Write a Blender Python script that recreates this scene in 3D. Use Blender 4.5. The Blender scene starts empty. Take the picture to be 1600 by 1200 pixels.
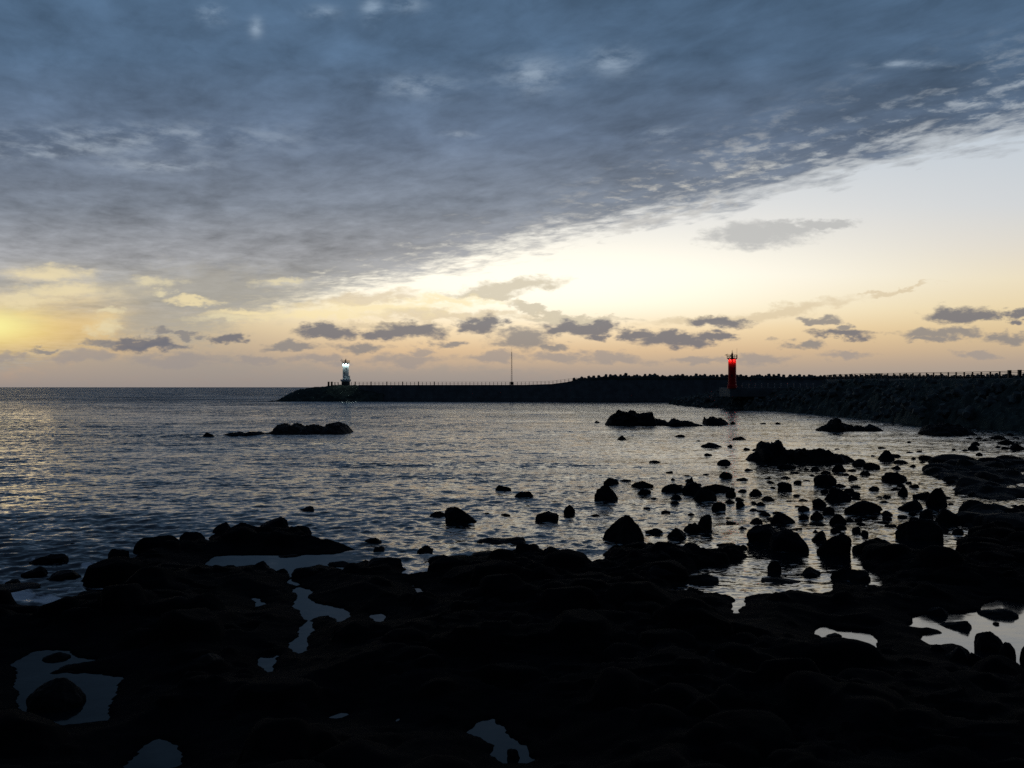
import bpy, bmesh, math, random
import numpy as np
from mathutils import Vector, Matrix, noise as mn

random.seed(7)
rng = np.random.default_rng(11)
SC = bpy.context.scene
COL = SC.collection
F = 1295.0       # focal length of the photograph in its own pixels
HZ = 605.0       # row of the horizon
EYE = 6.0        # eye height above the water


def at(px, py, z=0.0):
    """ground point seen at a photo pixel, on the level z"""
    d = F * (EYE - z) / (py - HZ)
    return Vector(((px - 800.0) / F * d, d, z))


def lin(c):
    r = []
    for v in c:
        v /= 255.0
        r.append(v / 12.92 if v <= 0.04045 else ((v + 0.055) / 1.055) ** 2.4)
    return (r[0], r[1], r[2], 1.0)


# ------------------------------------------------------------------ object helpers
def tag(o, label=None, cat=None, group=None, kind=None):
    if label: o['label'] = label
    if cat: o['category'] = cat
    if group: o['group'] = group
    if kind: o['kind'] = kind
    return o


def link(name, me, mat=None, parent=None):
    o = bpy.data.objects.new(name, me)
    COL.objects.link(o)
    if mat and me is not None and len(me.materials) == 0:
        me.materials.append(mat)
    if parent: o.parent = parent
    return o


def empty(name, loc=(0, 0, 0), rz=0.0):
    o = bpy.data.objects.new(name, None)
    COL.objects.link(o)
    o.location = loc
    o.rotation_euler.z = rz
    o.empty_display_size = 0.3
    return o


def bm_obj(name, bm, mat, parent=None, smooth=False):
    me = bpy.data.meshes.new(name)
    bm.to_mesh(me)
    bm.free()
    if smooth:
        me.polygons.foreach_set('use_smooth', [True] * len(me.polygons))
    return link(name, me, mat, parent)


def np_mesh(name, verts, faces, smooth=True):
    me = bpy.data.meshes.new(name)
    nv, nf = len(verts), len(faces)
    me.vertices.add(nv)
    me.vertices.foreach_set('co', np.asarray(verts, np.float32).ravel())
    me.loops.add(nf * 4)
    me.loops.foreach_set('vertex_index', np.asarray(faces, np.int32).ravel())
    me.polygons.add(nf)
    me.polygons.foreach_set('loop_start', np.arange(0, nf * 4, 4, dtype=np.int32))
    me.polygons.foreach_set('loop_total', np.full(nf, 4, np.int32))
    me.polygons.foreach_set('use_smooth', np.full(nf, smooth))
    me.update()
    me.validate()
    return me


def grid_faces(nu, nv, keep=None):
    i = np.arange(nu - 1)[:, None] * nv + np.arange(nv - 1)[None, :]
    f = np.stack([i, i + nv, i + nv + 1, i + 1], -1).reshape(-1, 4)
    return f if keep is None else f[keep]


def add_box(bm, c, s, rz=0.0):
    r = bmesh.ops.create_cube(bm, size=1.0)
    m = Matrix.Translation(c) @ Matrix.Rotation(rz, 4, 'Z') @ Matrix.Diagonal((s[0], s[1], s[2], 1))
    bmesh.ops.transform(bm, matrix=m, verts=r['verts'])


def add_tube(bm, p, q, r, r2=None, n=8):
    p, q = Vector(p), Vector(q)
    d = q - p
    g = bmesh.ops.create_cone(bm, cap_ends=True, segments=n, radius1=r, radius2=r if r2 is None else r2, depth=d.length)
    m = Matrix.Translation((p + q) / 2) @ d.to_track_quat('Z', 'Y').to_matrix().to_4x4()
    bmesh.ops.transform(bm, matrix=m, verts=g['verts'])


def add_lathe(bm, prof, n=24, c=(0, 0)):
    rings = []
    for r, z in prof:
        rings.append([bm.verts.new((c[0] + r * math.cos(2 * math.pi * k / n), c[1] + r * math.sin(2 * math.pi * k / n), z)) for k in range(n)])
    for a, b in zip(rings, rings[1:]):
        for k in range(n):
            bm.faces.new((a[k], a[(k + 1) % n], b[(k + 1) % n], b[k]))
    bm.faces.new(list(reversed(rings[0])))
    bm.faces.new(rings[-1])


# ------------------------------------------------------------------ node helper
class NT:
    def __init__(s, tree):
        s.t = tree

    def new(s, typ, **kw):
        n = s.t.nodes.new(typ)
        for k, v in kw.items():
            setattr(n, k, v)
        return n

    def put(s, sock, v):
        if isinstance(v, bpy.types.NodeSocket):
            s.t.links.new(v, sock)
        else:
            sock.default_value = v

    def m(s, op, a, b=None, c=None, clamp=False):
        n = s.new('ShaderNodeMath', operation=op, use_clamp=clamp)
        s.put(n.inputs[0], a)
        if b is not None: s.put(n.inputs[1], b)
        if c is not None: s.put(n.inputs[2], c)
        return n.outputs[0]

    def v(s, op, a, b=None):
        n = s.new('ShaderNodeVectorMath', operation=op)
        s.put(n.inputs[0], a)
        if b is not None:
            if op == 'SCALE': s.put(n.inputs[3], b)
            else: s.put(n.inputs[1], b)
        return n.outputs[1] if op in ('LENGTH', 'DOT_PRODUCT', 'DISTANCE') else n.outputs[0]

    def xyz(s, x, y, z=0.0):
        n = s.new('ShaderNodeCombineXYZ')
        s.put(n.inputs[0], x); s.put(n.inputs[1], y); s.put(n.inputs[2], z)
        return n.outputs[0]

    def sep(s, v):
        n = s.new('ShaderNodeSeparateXYZ')
        s.put(n.inputs[0], v)
        return n.outputs

    def noise(s, vec, scale, detail=4.0, rough=0.5, dist=0.0):
        n = s.new('ShaderNodeTexNoise')
        s.put(n.inputs['Vector'], vec)
        n.inputs['Scale'].default_value = scale
        n.inputs['Detail'].default_value = detail
        n.inputs['Roughness'].default_value = rough
        n.inputs['Distortion'].default_value = dist
        return n.outputs

    def ramp(s, fac, stops, interp='LINEAR'):
        n = s.new('ShaderNodeValToRGB')
        cr = n.color_ramp
        cr.interpolation = interp
        while len(cr.elements) < len(stops):
            cr.elements.new(0.5)
        for e, (p, c) in zip(cr.elements, stops):
            e.position = p
            e.color = c
        s.put(n.inputs[0], fac)
        return n.outputs[0]

    def sm(s, x, lo, hi):
        n = s.new('ShaderNodeMapRange', interpolation_type='SMOOTHSTEP', clamp=True)
        s.put(n.inputs[0], x)
        s.put(n.inputs[1], lo); s.put(n.inputs[2], hi)
        n.inputs[3].default_value = 0.0; n.inputs[4].default_value = 1.0
        return n.outputs[0]

    def mix(s, f, a, b, typ='MIX'):
        n = s.new('ShaderNodeMix', data_type='RGBA', blend_type=typ)
        s.put(n.inputs[0], f)
        s.put(n.inputs[6], a); s.put(n.inputs[7], b)
        return n.outputs[2]

    def add(s, a, b):
        return s.mix(1.0, a, b, 'ADD')


def material(name):
    m = bpy.data.materials.new(name)
    m.use_nodes = True
    t = NT(m.node_tree)
    return m, t, m.node_tree.nodes['Principled BSDF']


def rough_mat(name, dark, light, scale=1.5, rough=0.8, spec=0.25, bump=0.4, bscale=6.0, bdist=0.05):
    m, t, b = material(name)
    co = t.new('ShaderNodeTexCoord').outputs['Object']
    n = t.noise(co, scale, 6, 0.6)[0]
    t.put(b.inputs['Base Color'], t.ramp(n, [(0.3, (*dark, 1)), (0.7, (*light, 1))]))
    b.inputs['Roughness'].default_value = rough
    b.inputs['Specular IOR Level'].default_value = spec
    if bump:
        bp = t.new('ShaderNodeBump')
        bp.inputs['Strength'].default_value = bump
        bp.inputs['Distance'].default_value = bdist
        t.put(bp.inputs['Height'], t.noise(co, bscale, 6, 0.6)[0])
        t.put(b.inputs['Normal'], bp.outputs[0])
    return m


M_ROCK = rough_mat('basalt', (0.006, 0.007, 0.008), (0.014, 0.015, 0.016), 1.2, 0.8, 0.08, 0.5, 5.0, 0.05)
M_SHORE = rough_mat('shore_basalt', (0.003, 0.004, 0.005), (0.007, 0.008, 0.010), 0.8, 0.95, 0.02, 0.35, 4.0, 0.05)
M_CONC = rough_mat('old_concrete', (0.10, 0.115, 0.11), (0.20, 0.22, 0.21), 0.35, 0.85, 0.2, 0.3, 2.0, 0.05)
M_RUBBLE = rough_mat('rubble', (0.028, 0.042, 0.035), (0.075, 0.095, 0.08), 0.5, 0.9, 0.15, 0.8, 1.5, 0.25)
M_TETRA = rough_mat('tetrapod_concrete', (0.06, 0.075, 0.068), (0.14, 0.16, 0.145), 0.8, 0.85, 0.2, 0.3, 3.0, 0.04)
M_RAIL = rough_mat('weathered_rail', (0.25, 0.26, 0.26), (0.40, 0.40, 0.39), 2.0, 0.6, 0.3, 0)
M_DARK = rough_mat('dark_metal', (0.018, 0.018, 0.018), (0.03, 0.03, 0.028), 3.0, 0.5, 0.3, 0)
M_WHITE = rough_mat('white_paint', (0.62, 0.68, 0.70), (0.78, 0.82, 0.83), 1.0, 0.55, 0.3, 0.05, 4.0, 0.01)
M_RED = rough_mat('red_paint', (0.50, 0.004, 0.004), (0.62, 0.007, 0.006), 1.0, 0.55, 0.2, 0.05, 4.0, 0.01)
M_BASE = rough_mat('plinth_concrete', (0.06, 0.065, 0.065), (0.11, 0.115, 0.11), 0.8, 0.85, 0.2, 0.2, 3.0, 0.03)


def lamp_mat(name, col, s):
    m, t, b = material(name)
    b.inputs['Base Color'].default_value = (*col, 1)
    b.inputs['Emission Color'].default_value = (*col, 1)
    b.inputs['Emission Strength'].default_value = s
    return m


M_LAMPW = lamp_mat('lit_flood_white', (0.85, 1.0, 0.97), 0.8)
M_LAMPR = lamp_mat('lit_flood_red', (1.0, 0.25, 0.18), 1.0)

#SKY_BEGIN
# ------------------------------------------------------------------ sky
W = bpy.data.worlds.new("World")
SC.world = W
W.use_nodes = True
T = NT(W.node_tree)
bg = W.node_tree.nodes['Background']
SUN_AZ, SUN_EL = math.radians(-33.0), math.radians(3.6)
d = T.new('ShaderNodeTexCoord').outputs['Generated']
dx, dy, dz = T.sep(d)
dyc = T.m('MAXIMUM', dy, 0.08)
A = T.m('DIVIDE', dx, dyc)
E = T.m('DIVIDE', dz, dyc)
AE = T.xyz(A, E, 0.0)
L = lin
# clear air behind the clouds
clear = T.ramp(E, [(0.0, L((160, 148, 142))), (0.020, L((184, 165, 148))), (0.045, L((224, 190, 148))), (0.072, L((246, 216, 166))),
                   (0.098, L((252, 238, 204))), (0.135, L((253, 250, 238))), (0.20, L((238, 237, 233))), (0.29, L((206, 215, 224))),
                   (0.45, L((150, 175, 205))), (1.0, L((70, 95, 135)))])
# brightest where the clouds part, duller towards the sides
side = T.sm(A, 0.12, 0.75)
dull = T.ramp(E, [(0.0, L((152, 146, 142))), (0.03, L((182, 164, 148))), (0.06, L((216, 190, 152))), (0.09, L((236, 213, 168))), (0.13, L((240, 225, 192))),
                  (0.17, L((228, 221, 208))), (0.22, L((214, 217, 219))), (0.31, L((200, 210, 220))), (0.45, L((150, 175, 205))), (1.0, L((70, 95, 135)))])
clear = T.mix(side, clear, dull)
sideL = T.sm(A, -0.10, -0.42)
dullL = T.ramp(E, [(0.0, L((146, 141, 138))), (0.03, L((158, 152, 146))), (0.06, L((184, 172, 152))), (0.09, L((214, 198, 158))), (0.14, L((214, 206, 182))), (0.30, L((200, 204, 206)))])
clear = T.mix(sideL, clear, dullL)
#G3
# glow around the hidden sun
def gauss(ca, ce, wa, we):
    p = T.v('MULTIPLY', T.v('SUBTRACT', AE, (ca, ce, 0.0)), (1 / wa, 1 / we, 0.0))
    q = T.v('DOT_PRODUCT', p, p)
    return T.m('EXPONENT', T.m('MULTIPLY', q, -1.0))
g1 = gauss(-0.635, 0.074, 0.060, 0.019)
g2 = gauss(-0.625, 0.064, 0.17, 0.030)
g3 = gauss(0.03, 0.126, 0.30, 0.050)
clear = T.mix(T.m('MULTIPLY', g3, 0.95), clear, (1.25, 1.17, 0.98, 1))
glow = T.add(T.mix(g1, (0, 0, 0, 1), (0.52, 0.44, 0.08, 1)), T.mix(g2, (0, 0, 0, 1), (0.20, 0.10, 0.0, 1)))
ns = T.new('ShaderNodeTexSky', sky_type='NISHITA', sun_disc=False, sun_elevation=SUN_EL, sun_rotation=SUN_AZ, altitude=0.0)
ns.air_density = 1.0; ns.dust_density = 1.5; ns.ozone_density = 1.0
clear = T.mix(0.06, clear, T.v('SCALE', ns.outputs[0], 0.05))

# the cloud deck: a flat layer, so its texture runs in the layer's own plane
dzc = T.m('ADD', T.m('MAXIMUM', dz, 0.0), 0.035)
U = T.m('DIVIDE', dx, dzc)
V = T.m('DIVIDE', dy, dzc)
P = T.m('ADD', T.m('MULTIPLY', U, 0.575), T.m('MULTIPLY', V, -0.818))
Q = T.m('ADD', T.m('MULTIPLY', U, 0.818), T.m('MULTIPLY', V, 0.575))
deckp = T.xyz(T.m('MULTIPLY', P, 0.72), Q, 0.0)
fine = T.noise(T.v('ADD', deckp, (3.1, 7.7, 0.2)), 7.5, 8, 0.6, 0.25)[0]
mid = T.noise(T.v('ADD', deckp, (11.3, 2.4, 0.7)), 2.8, 6, 0.58, 0.3)[0]
big = T.noise(T.v('ADD', deckp, (5.3, 9.4, 1.7)), 0.9, 3, 0.5)[0]
s = T.m('SUBTRACT', T.m('SUBTRACT', dz, T.m('MULTIPLY', dx, 0.2453)), T.m('MULTIPLY', dy, 0.1724))
w = T.m('DIVIDE', s, T.m('ADD', T.m('MAXIMUM', dz, 0.0), 0.02))
nz = T.m('ADD', T.m('MULTIPLY', T.m('SUBTRACT', fine, 0.5), 0.32), T.m('ADD', T.m('MULTIPLY', T.m('SUBTRACT', mid, 0.5), 0.20), T.m('MULTIPLY', T.m('SUBTRACT', big, 0.5), 0.16)))
soft = T.sm(A, 0.38, -0.10)
nz = T.m('ADD', nz, T.m('MULTIPLY', T.m('MULTIPLY', T.m('SUBTRACT', fine, 0.5), soft), 0.30))
dens = T.sm(T.m('ADD', w, nz), T.m('SUBTRACT', -0.12, T.m('MULTIPLY', soft, 0.05)), T.m('ADD', 0.015, T.m('MULTIPLY', soft, 0.13)))
cell = T.noise(T.v('ADD', T.v('MULTIPLY', deckp, (1.5, 1.0, 1.0)), (1.7, 0.4, 4.2)), 9.5, 7, 0.62, 0.2)[0]
win = T.m('MULTIPLY', T.sm(w, 0.30, 0.02), T.sm(A, -0.05, 0.22))
crack = T.m('MULTIPLY', T.sm(T.m('ADD', cell, T.m('MULTIPLY', T.m('SUBTRACT', mid, 0.5), 0.5)), 0.47, 0.72), T.m('MULTIPLY', win, dens))
# gaps low on the seaward side
def gap(px, py, wx, wy):
    return gauss((px - 800) / F, (HZ - py) / F, wx / F, wy / F)
gn = T.noise(T.v('MULTIPLY', AE, (9.0, 42.0, 0.0)), 1.0, 5, 0.6, 0.3)[0]
gaps = None
for g in ((75, 432, 75, 16), (120, 462, 110, 16), (10, 500, 170, 30), (238, 440, 36, 10), (242, 458, 20, 5), (450, 441, 42, 6), (178, 492, 22, 6), (350, 498, 60, 9), (165, 515, 34, 16), (620, 470, 120, 22), (480, 492, 80, 10)):
    q = gap(*g)
    gaps = q if gaps is None else T.m('ADD', gaps, q)
gaps = T.m('MULTIPLY', T.m('MINIMUM', gaps, 1.0), T.sm(gn, 0.28, 0.62))
dens = T.m('MULTIPLY', dens, T.m('SUBTRACT', 1.0, T.m('MULTIPLY', gaps, 0.85)))
deck = T.ramp(E, [(0.0, L((152, 146, 144))), (0.06, L((168, 162, 153))), (0.11, L((164, 162, 157))), (0.16, L((152, 153, 156))), (0.22, L((124, 132, 144))),
                  (0.30, L((98, 113, 134))), (0.40, L((82, 105, 131))), (0.50, L((76, 101, 128))), (1.0, L((62, 82, 106)))])
lum = T.m('ADD', 1.04, T.m('ADD', T.m('MULTIPLY', T.m('SUBTRACT', big, 0.5), 0.65), T.m('ADD', T.m('MULTIPLY', T.m('SUBTRACT', mid, 0.5), 1.0), T.m('MULTIPLY', T.m('SUBTRACT', fine, 0.5), 0.85))))
# the deck is darkest above the parting, paler where it thins
band = gauss(0.36, 0.385, 0.24, 0.075)
lum = T.m('MULTIPLY', lum, T.m('SUBTRACT', 1.0, T.m('MULTIPLY', band, 0.22)))
thin = None
for g in ((60, 238, 110, 12), (250, 258, 80, 10), (330, 20, 26, 16), (400, 42, 10, 14), (502, 20, 24, 10), (582, 16, 16, 20), (635, 8, 26, 10), (830, 118, 50, 26), (960, 95, 40, 20), (660, 135, 60, 16), (718, 210, 24, 5), (1410, 100, 60, 6), (1035, 210, 40, 10), (200, 215, 240, 20)):
    q = gap(*g)
    thin = q if thin is None else T.m('ADD', thin, q)
thin = T.m('MULTIPLY', T.m('MINIMUM', thin, 1.0), T.sm(T.m('ADD', T.m('MULTIPLY', fine, 0.5), T.m('MULTIPLY', cell, 0.5)), 0.40, 0.66))
deck = T.mix(T.m('MULTIPLY', thin, 0.62), T.v('SCALE', deck, lum), T.ramp(E, [(0.2, L((176, 182, 188))), (0.45, L((165, 185, 205)))]))
col = T.mix(dens, clear, deck)
col = T.mix(T.m('MULTIPLY', crack, 0.62), col, T.mix(T.sm(A, 0.1, 0.5), L((236, 228, 210)), L((196, 204, 210))))
# thin lit rim where the deck breaks up
rim = T.m('MULTIPLY', T.m('MULTIPLY', dens, T.m('SUBTRACT', 1.0, dens)), T.sm(A, 0.1, 0.4))
col = T.mix(T.m('MULTIPLY', rim, 0.9), col, L((214, 214, 210)))
col = T.mix(T.m('MULTIPLY', g2, 0.70), col, L((250, 205, 112)))
col = T.mix(T.m('MULTIPLY', g1, 0.95), col, (0.97, 0.90, 0.36, 1))

# the middle clouds, wisps and the low scattered cumulus
wob = T.noise(T.v('MULTIPLY', AE, (1.0, 2.0, 0.0)), 27.0, 6, 0.60)[1]
wobf = T.noise(T.v('MULTIPLY', AE, (1.0, 2.6, 0.0)), 52.0, 5, 0.6)[0]
wob = T.v('MULTIPLY', T.v('SUBTRACT', wob, (0.5, 0.5, 0.5)), (0.095, 0.034, 0.0))
AEw = T.v('ADD', AE, wob)
def blob(px, py, wx, wy, slope=0.0, src=None):
    q = T.v('SUBTRACT', src or AEw, ((px - 800) / F, (HZ - py) / F, 0.0))
    if slope:
        x, y, z = T.sep(q)
        q = T.xyz(x, T.m('SUBTRACT', y, T.m('MULTIPLY', x, slope)), 0.0)
    return T.m('SUBTRACT', 1.0, T.v('LENGTH', T.v('MULTIPLY', q, (F / (wx * 0.98), F / (wy * 0.92), 0.0))))
def layer(col, items, colour, lo, hi, op):
    f = None
    for it in items:
        q = blob(*it)
        f = q if f is None else T.m('MAXIMUM', f, q)
    f = T.m('ADD', f, T.m('MULTIPLY', T.m('SUBTRACT', wobf, 0.5), 1.1))
    return T.mix(T.m('MULTIPLY', T.sm(f, lo, hi), op), col, colour)
col = layer(col, [(1180, 366, 85, 24), (1230, 356, 60, 14), (1290, 348, 60, 8)], L((186, 186, 184)), -0.25, 0.55, 0.85)
col = layer(col, [(1010, 345, 60, 12, 0.3), (1110, 320, 40, 8, 0.3)], L((188, 186, 182)), -0.2, 0.6, 0.5)
col = layer(col, [(795, 450, 85, 13, 0.12), (755, 462, 60, 7), (835, 484, 60, 7, -0.25), (900, 497, 100, 6)], L((203, 192, 168)), -0.3, 0.5, 0.8)
col = layer(col, [(1215, 487, 130, 11, 0.15), (1110, 500, 110, 8, 0.05), (560, 468, 110, 10, 0.1), (700, 492, 140, 9), (1400, 455, 60, 4, 0.2), (600, 505, 90, 5)], L((216, 197, 164)), -0.3, 0.6, 0.7)
col = layer(col, [(320, 455, 205, 56), (270, 508, 130, 44)], L((170, 165, 154)), -0.1, 0.75, 0.66)
col = layer(col, [(220, 580, 420, 40), (600, 590, 400, 24)], L((160, 154, 146)), 0.0, 0.7, 0.5)
col = layer(col, [(80, 428, 75, 13), (100, 455, 95, 15), (30, 470, 60, 14)], L((236, 219, 176)), -0.3, 0.8, 0.75)
col = layer(col, [(238, 440, 42, 12), (250, 458, 22, 5), (450, 441, 46, 6), (172, 489, 26, 5), (350, 497, 60, 8), (165, 510, 36, 14)], L((232, 218, 178)), -0.3, 0.8, 0.7)
col = layer(col, [(590, 482, 130, 13), (500, 492, 110, 9), (700, 470, 90, 8), (380, 486, 70, 7), (300, 470, 50, 6)], L((250, 230, 178)), -0.3, 0.8, 0.7)
faint = [(275, 562, 66, 10), (140, 556, 60, 11), (10, 556, 30, 9), (640, 562, 66, 11), (770, 558, 42, 9), (870, 556, 45, 9), (1190, 562, 48, 9), (960, 562, 60, 9), (1320, 555, 36, 7), (1530, 554, 30, 6), (500, 562, 50, 8), (660, 548, 25, 7), (400, 564, 40, 7), (1090, 560, 40, 7)]
col = layer(col, faint, L((158, 149, 144)), -0.45, 0.5, 0.75)
cum1 = [(455, 541, 46, 8), (560, 541, 42, 8), (705, 534, 30, 7), (860, 539, 28, 7), (815, 530, 50, 15), (165, 535, 32, 7), (65, 543, 30, 5), (255, 519, 32, 6), (300, 523, 26, 5), (1455, 522, 50, 9), (1255, 536, 30, 8), (1570, 531, 40, 9), (1450, 531, 34, 6), (1500, 521, 40, 10), (1275, 500, 34, 6), (1318, 508, 18, 6), (250, 541, 40, 7)]
col = layer(col, cum1, L((138, 134, 133)), -0.40, 0.52, 0.85)
cum2 = [(508, 517, 52, 13), (600, 519, 40, 10), (638, 516, 62, 15), (752, 506, 36, 14), (905, 512, 66, 12), (945, 508, 36, 10), (925, 524, 26, 7), (1055, 531, 70, 12), (1005, 524, 34, 10), (1110, 528, 30, 9), (1124, 505, 46, 11), (1320, 521, 48, 8), (1500, 492, 52, 14), (1545, 493, 36, 10), (1592, 492, 20, 10), (1598, 508, 18, 6), (222, 537, 50, 11), (355, 529, 26, 9)]
col = layer(col, cum2, L((112, 112, 120)), -0.34, 0.44, 0.90)
# air close to the horizon
col = T.mix(T.m('EXPONENT', T.m('MULTIPLY', T.m('MAXIMUM', E, 0.0), -75.0)), col, T.ramp(A, [(0.0, L((153, 143, 138))), (0.5, L((176, 164, 150)))]))
# the eastern half of the sky, behind the viewer, is already in dusk
east = T.sm(dy, 0.30, -0.35)
col = T.mix(east, col, T.ramp(dz, [(0.0, L((38, 46, 62))), (0.5, L((34, 45, 62))), (1.0, L((40, 52, 70)))]))
up = T.sm(dz, 0.42, 0.75)
col = T.mix(T.m('MULTIPLY', up, 0.8), col, L((40, 53, 72)))
T.put(bg.inputs[0], col)
bg.inputs[1].default_value = 1.0
#SKY_END

sun = bpy.data.lights.new('sun', 'SUN')
sun.energy = 0.012
sun.angle = math.radians(8)
sun.color = (1.0, 0.72, 0.38)
so = bpy.data.objects.new('sun', sun)
COL.objects.link(so)
sd = Vector((math.sin(SUN_AZ) * math.cos(SUN_EL), math.cos(SUN_AZ) * math.cos(SUN_EL), math.sin(SUN_EL)))
so.rotation_euler = sd.to_track_quat('Z', 'Y').to_euler()
so.location = (0, 0, 40)

# ------------------------------------------------------------------ numpy helpers
def poly_px(pts, z=0.2):
    out = []
    for p in pts:
        if p[0] == 'm':
            out.append((p[1], p[2]))
        else:
            q = at(p[0], p[1], z)
            out.append((q.x, q.y))
    return np.array(out, np.float64)


def sdf(X, Y, poly):
    """signed distance, positive inside"""
    d2 = np.full(X.shape, 1e18)
    inside = np.zeros(X.shape, bool)
    n = len(poly)
    for i in range(n):
        ax, ay = poly[i]
        bx, by = poly[(i + 1) % n]
        ex, ey = bx - ax, by - ay
        L2 = ex * ex + ey * ey + 1e-12
        t = np.clip(((X - ax) * ex + (Y - ay) * ey) / L2, 0, 1)
        d2 = np.minimum(d2, (X - ax - t * ex) ** 2 + (Y - ay - t * ey) ** 2)
        c = (ay > Y) != (by > Y)
        xi = ex * (Y - ay) / (ey if abs(ey) > 1e-12 else 1e-12) + ax
        inside ^= c & (X < xi)
    return np.where(inside, 1, -1) * np.sqrt(d2)


def vnoise(X, Y, scale, seed):
    """smooth value noise on numpy arrays"""
    r = np.random.default_rng(seed)
    tab = r.random((256, 256))
    x, y = X / scale + 1000.0, Y / scale + 1000.0
    xi, yi = np.floor(x).astype(int), np.floor(y).astype(int)
    fx, fy = x - xi, y - yi
    fx, fy = fx * fx * (3 - 2 * fx), fy * fy * (3 - 2 * fy)
    g = lambda i, j: tab[i & 255, j & 255]
    return (g(xi, yi) * (1 - fx) + g(xi + 1, yi) * fx) * (1 - fy) + (g(xi, yi + 1) * (1 - fx) + g(xi + 1, yi + 1) * fx) * fy - 0.5


def fnoise(X, Y, scale, seed, octs=4, gain=0.5):
    a, s, o = 1.0, scale, 0
    for k in range(octs):
        o = o + a * vnoise(X + 17.3 * k, Y - 9.1 * k, s, seed + k)
        a *= gain
        s *= 0.5
    return o


def stamp(X, Y, H, x0, y0, res, bx, by, r, hz, base, asp, ang):
    """a half-buried stone pressed into a height field"""
    i0, i1 = int((bx - r * 1.3 - x0) / res), int((bx + r * 1.3 - x0) / res) + 2
    j0, j1 = int((by - r * 1.3 - y0) / res), int((by + r * 1.3 - y0) / res) + 2
    i0, j0 = max(i0, 0), max(j0, 0)
    i1, j1 = min(i1, H.shape[0]), min(j1, H.shape[1])
    if i0 >= i1 or j0 >= j1: return
    xs, ys = X[i0:i1, j0:j1] - bx, Y[i0:i1, j0:j1] - by
    c, s_ = math.cos(ang), math.sin(ang)
    q = ((xs * c + ys * s_) / (r * 1.25)) ** 2 + ((-xs * s_ + ys * c) / (r * asp)) ** 2
    top = np.sqrt(np.clip(1 - q ** 1.6, 0, None))
    fr = np.random.default_rng(int(abs(bx * 991 + by * 577)) % 100003)
    for k in range(6):
        a_ = fr.uniform(0, 6.283)
        top = np.minimum(top, fr.uniform(0.55, 1.0) + fr.uniform(0.2, 1.3) * (0.55 - (xs * math.cos(a_) + ys * math.sin(a_)) / r))
    dome = base + hz * np.clip(top, 0, None)
    H[i0:i1, j0:j1] = np.where(q < 1, np.maximum(H[i0:i1, j0:j1], dome), H[i0:i1, j0:j1])


# ------------------------------------------------------------------ the rocky foreshore
SHORE = poly_px([(-900, 965), (-300, 948), (0, 939), (30, 941), (62, 946), (75, 938), (120, 936), (165, 940), (185, 930), (190, 918), (175, 908), (140, 905), (128, 896),
                 (150, 888), (172, 878), (200, 872), (222, 866), (226, 856), (245, 854), (275, 852), (285, 842), (320, 846), (330, 832), (350, 826), (385, 822), (410, 818),
                 (450, 820), (470, 830), (490, 840), (545, 846), (570, 854), (572, 872), (600, 876), (626, 874), (630, 890), (665, 890), (672, 880), (690, 875), (720, 877),
                 (732, 868), (800, 864), (812, 855), (845, 858), (870, 864), (880, 874), (925, 878), (940, 870), (950, 852), (1010, 850), (1060, 852), (1078, 848), (1120, 843),
                 (1150, 844), (1156, 854), (1166, 860), (1160, 866), (1140, 868), (1138, 873), (1090, 876), (1076, 884), (1050, 892), (1052, 912), (1062, 922), (1110, 914), (1146, 923),
                 (1190, 922), (1232, 921), (1292, 915), (1305, 906), (1345, 911), (1370, 908), (1376, 892), (1352, 876), (1347, 860), (1352, 850), (1400, 850), (1412, 854),
                 (1480, 860), (1508, 856), (1500, 838), (1522, 832), (1560, 829), (1600, 834), (1800, 827), (2100, 822), ('m', 70, 30), ('m', 80, -60), ('m', -70, -60), ('m', -70, 18)])
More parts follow.
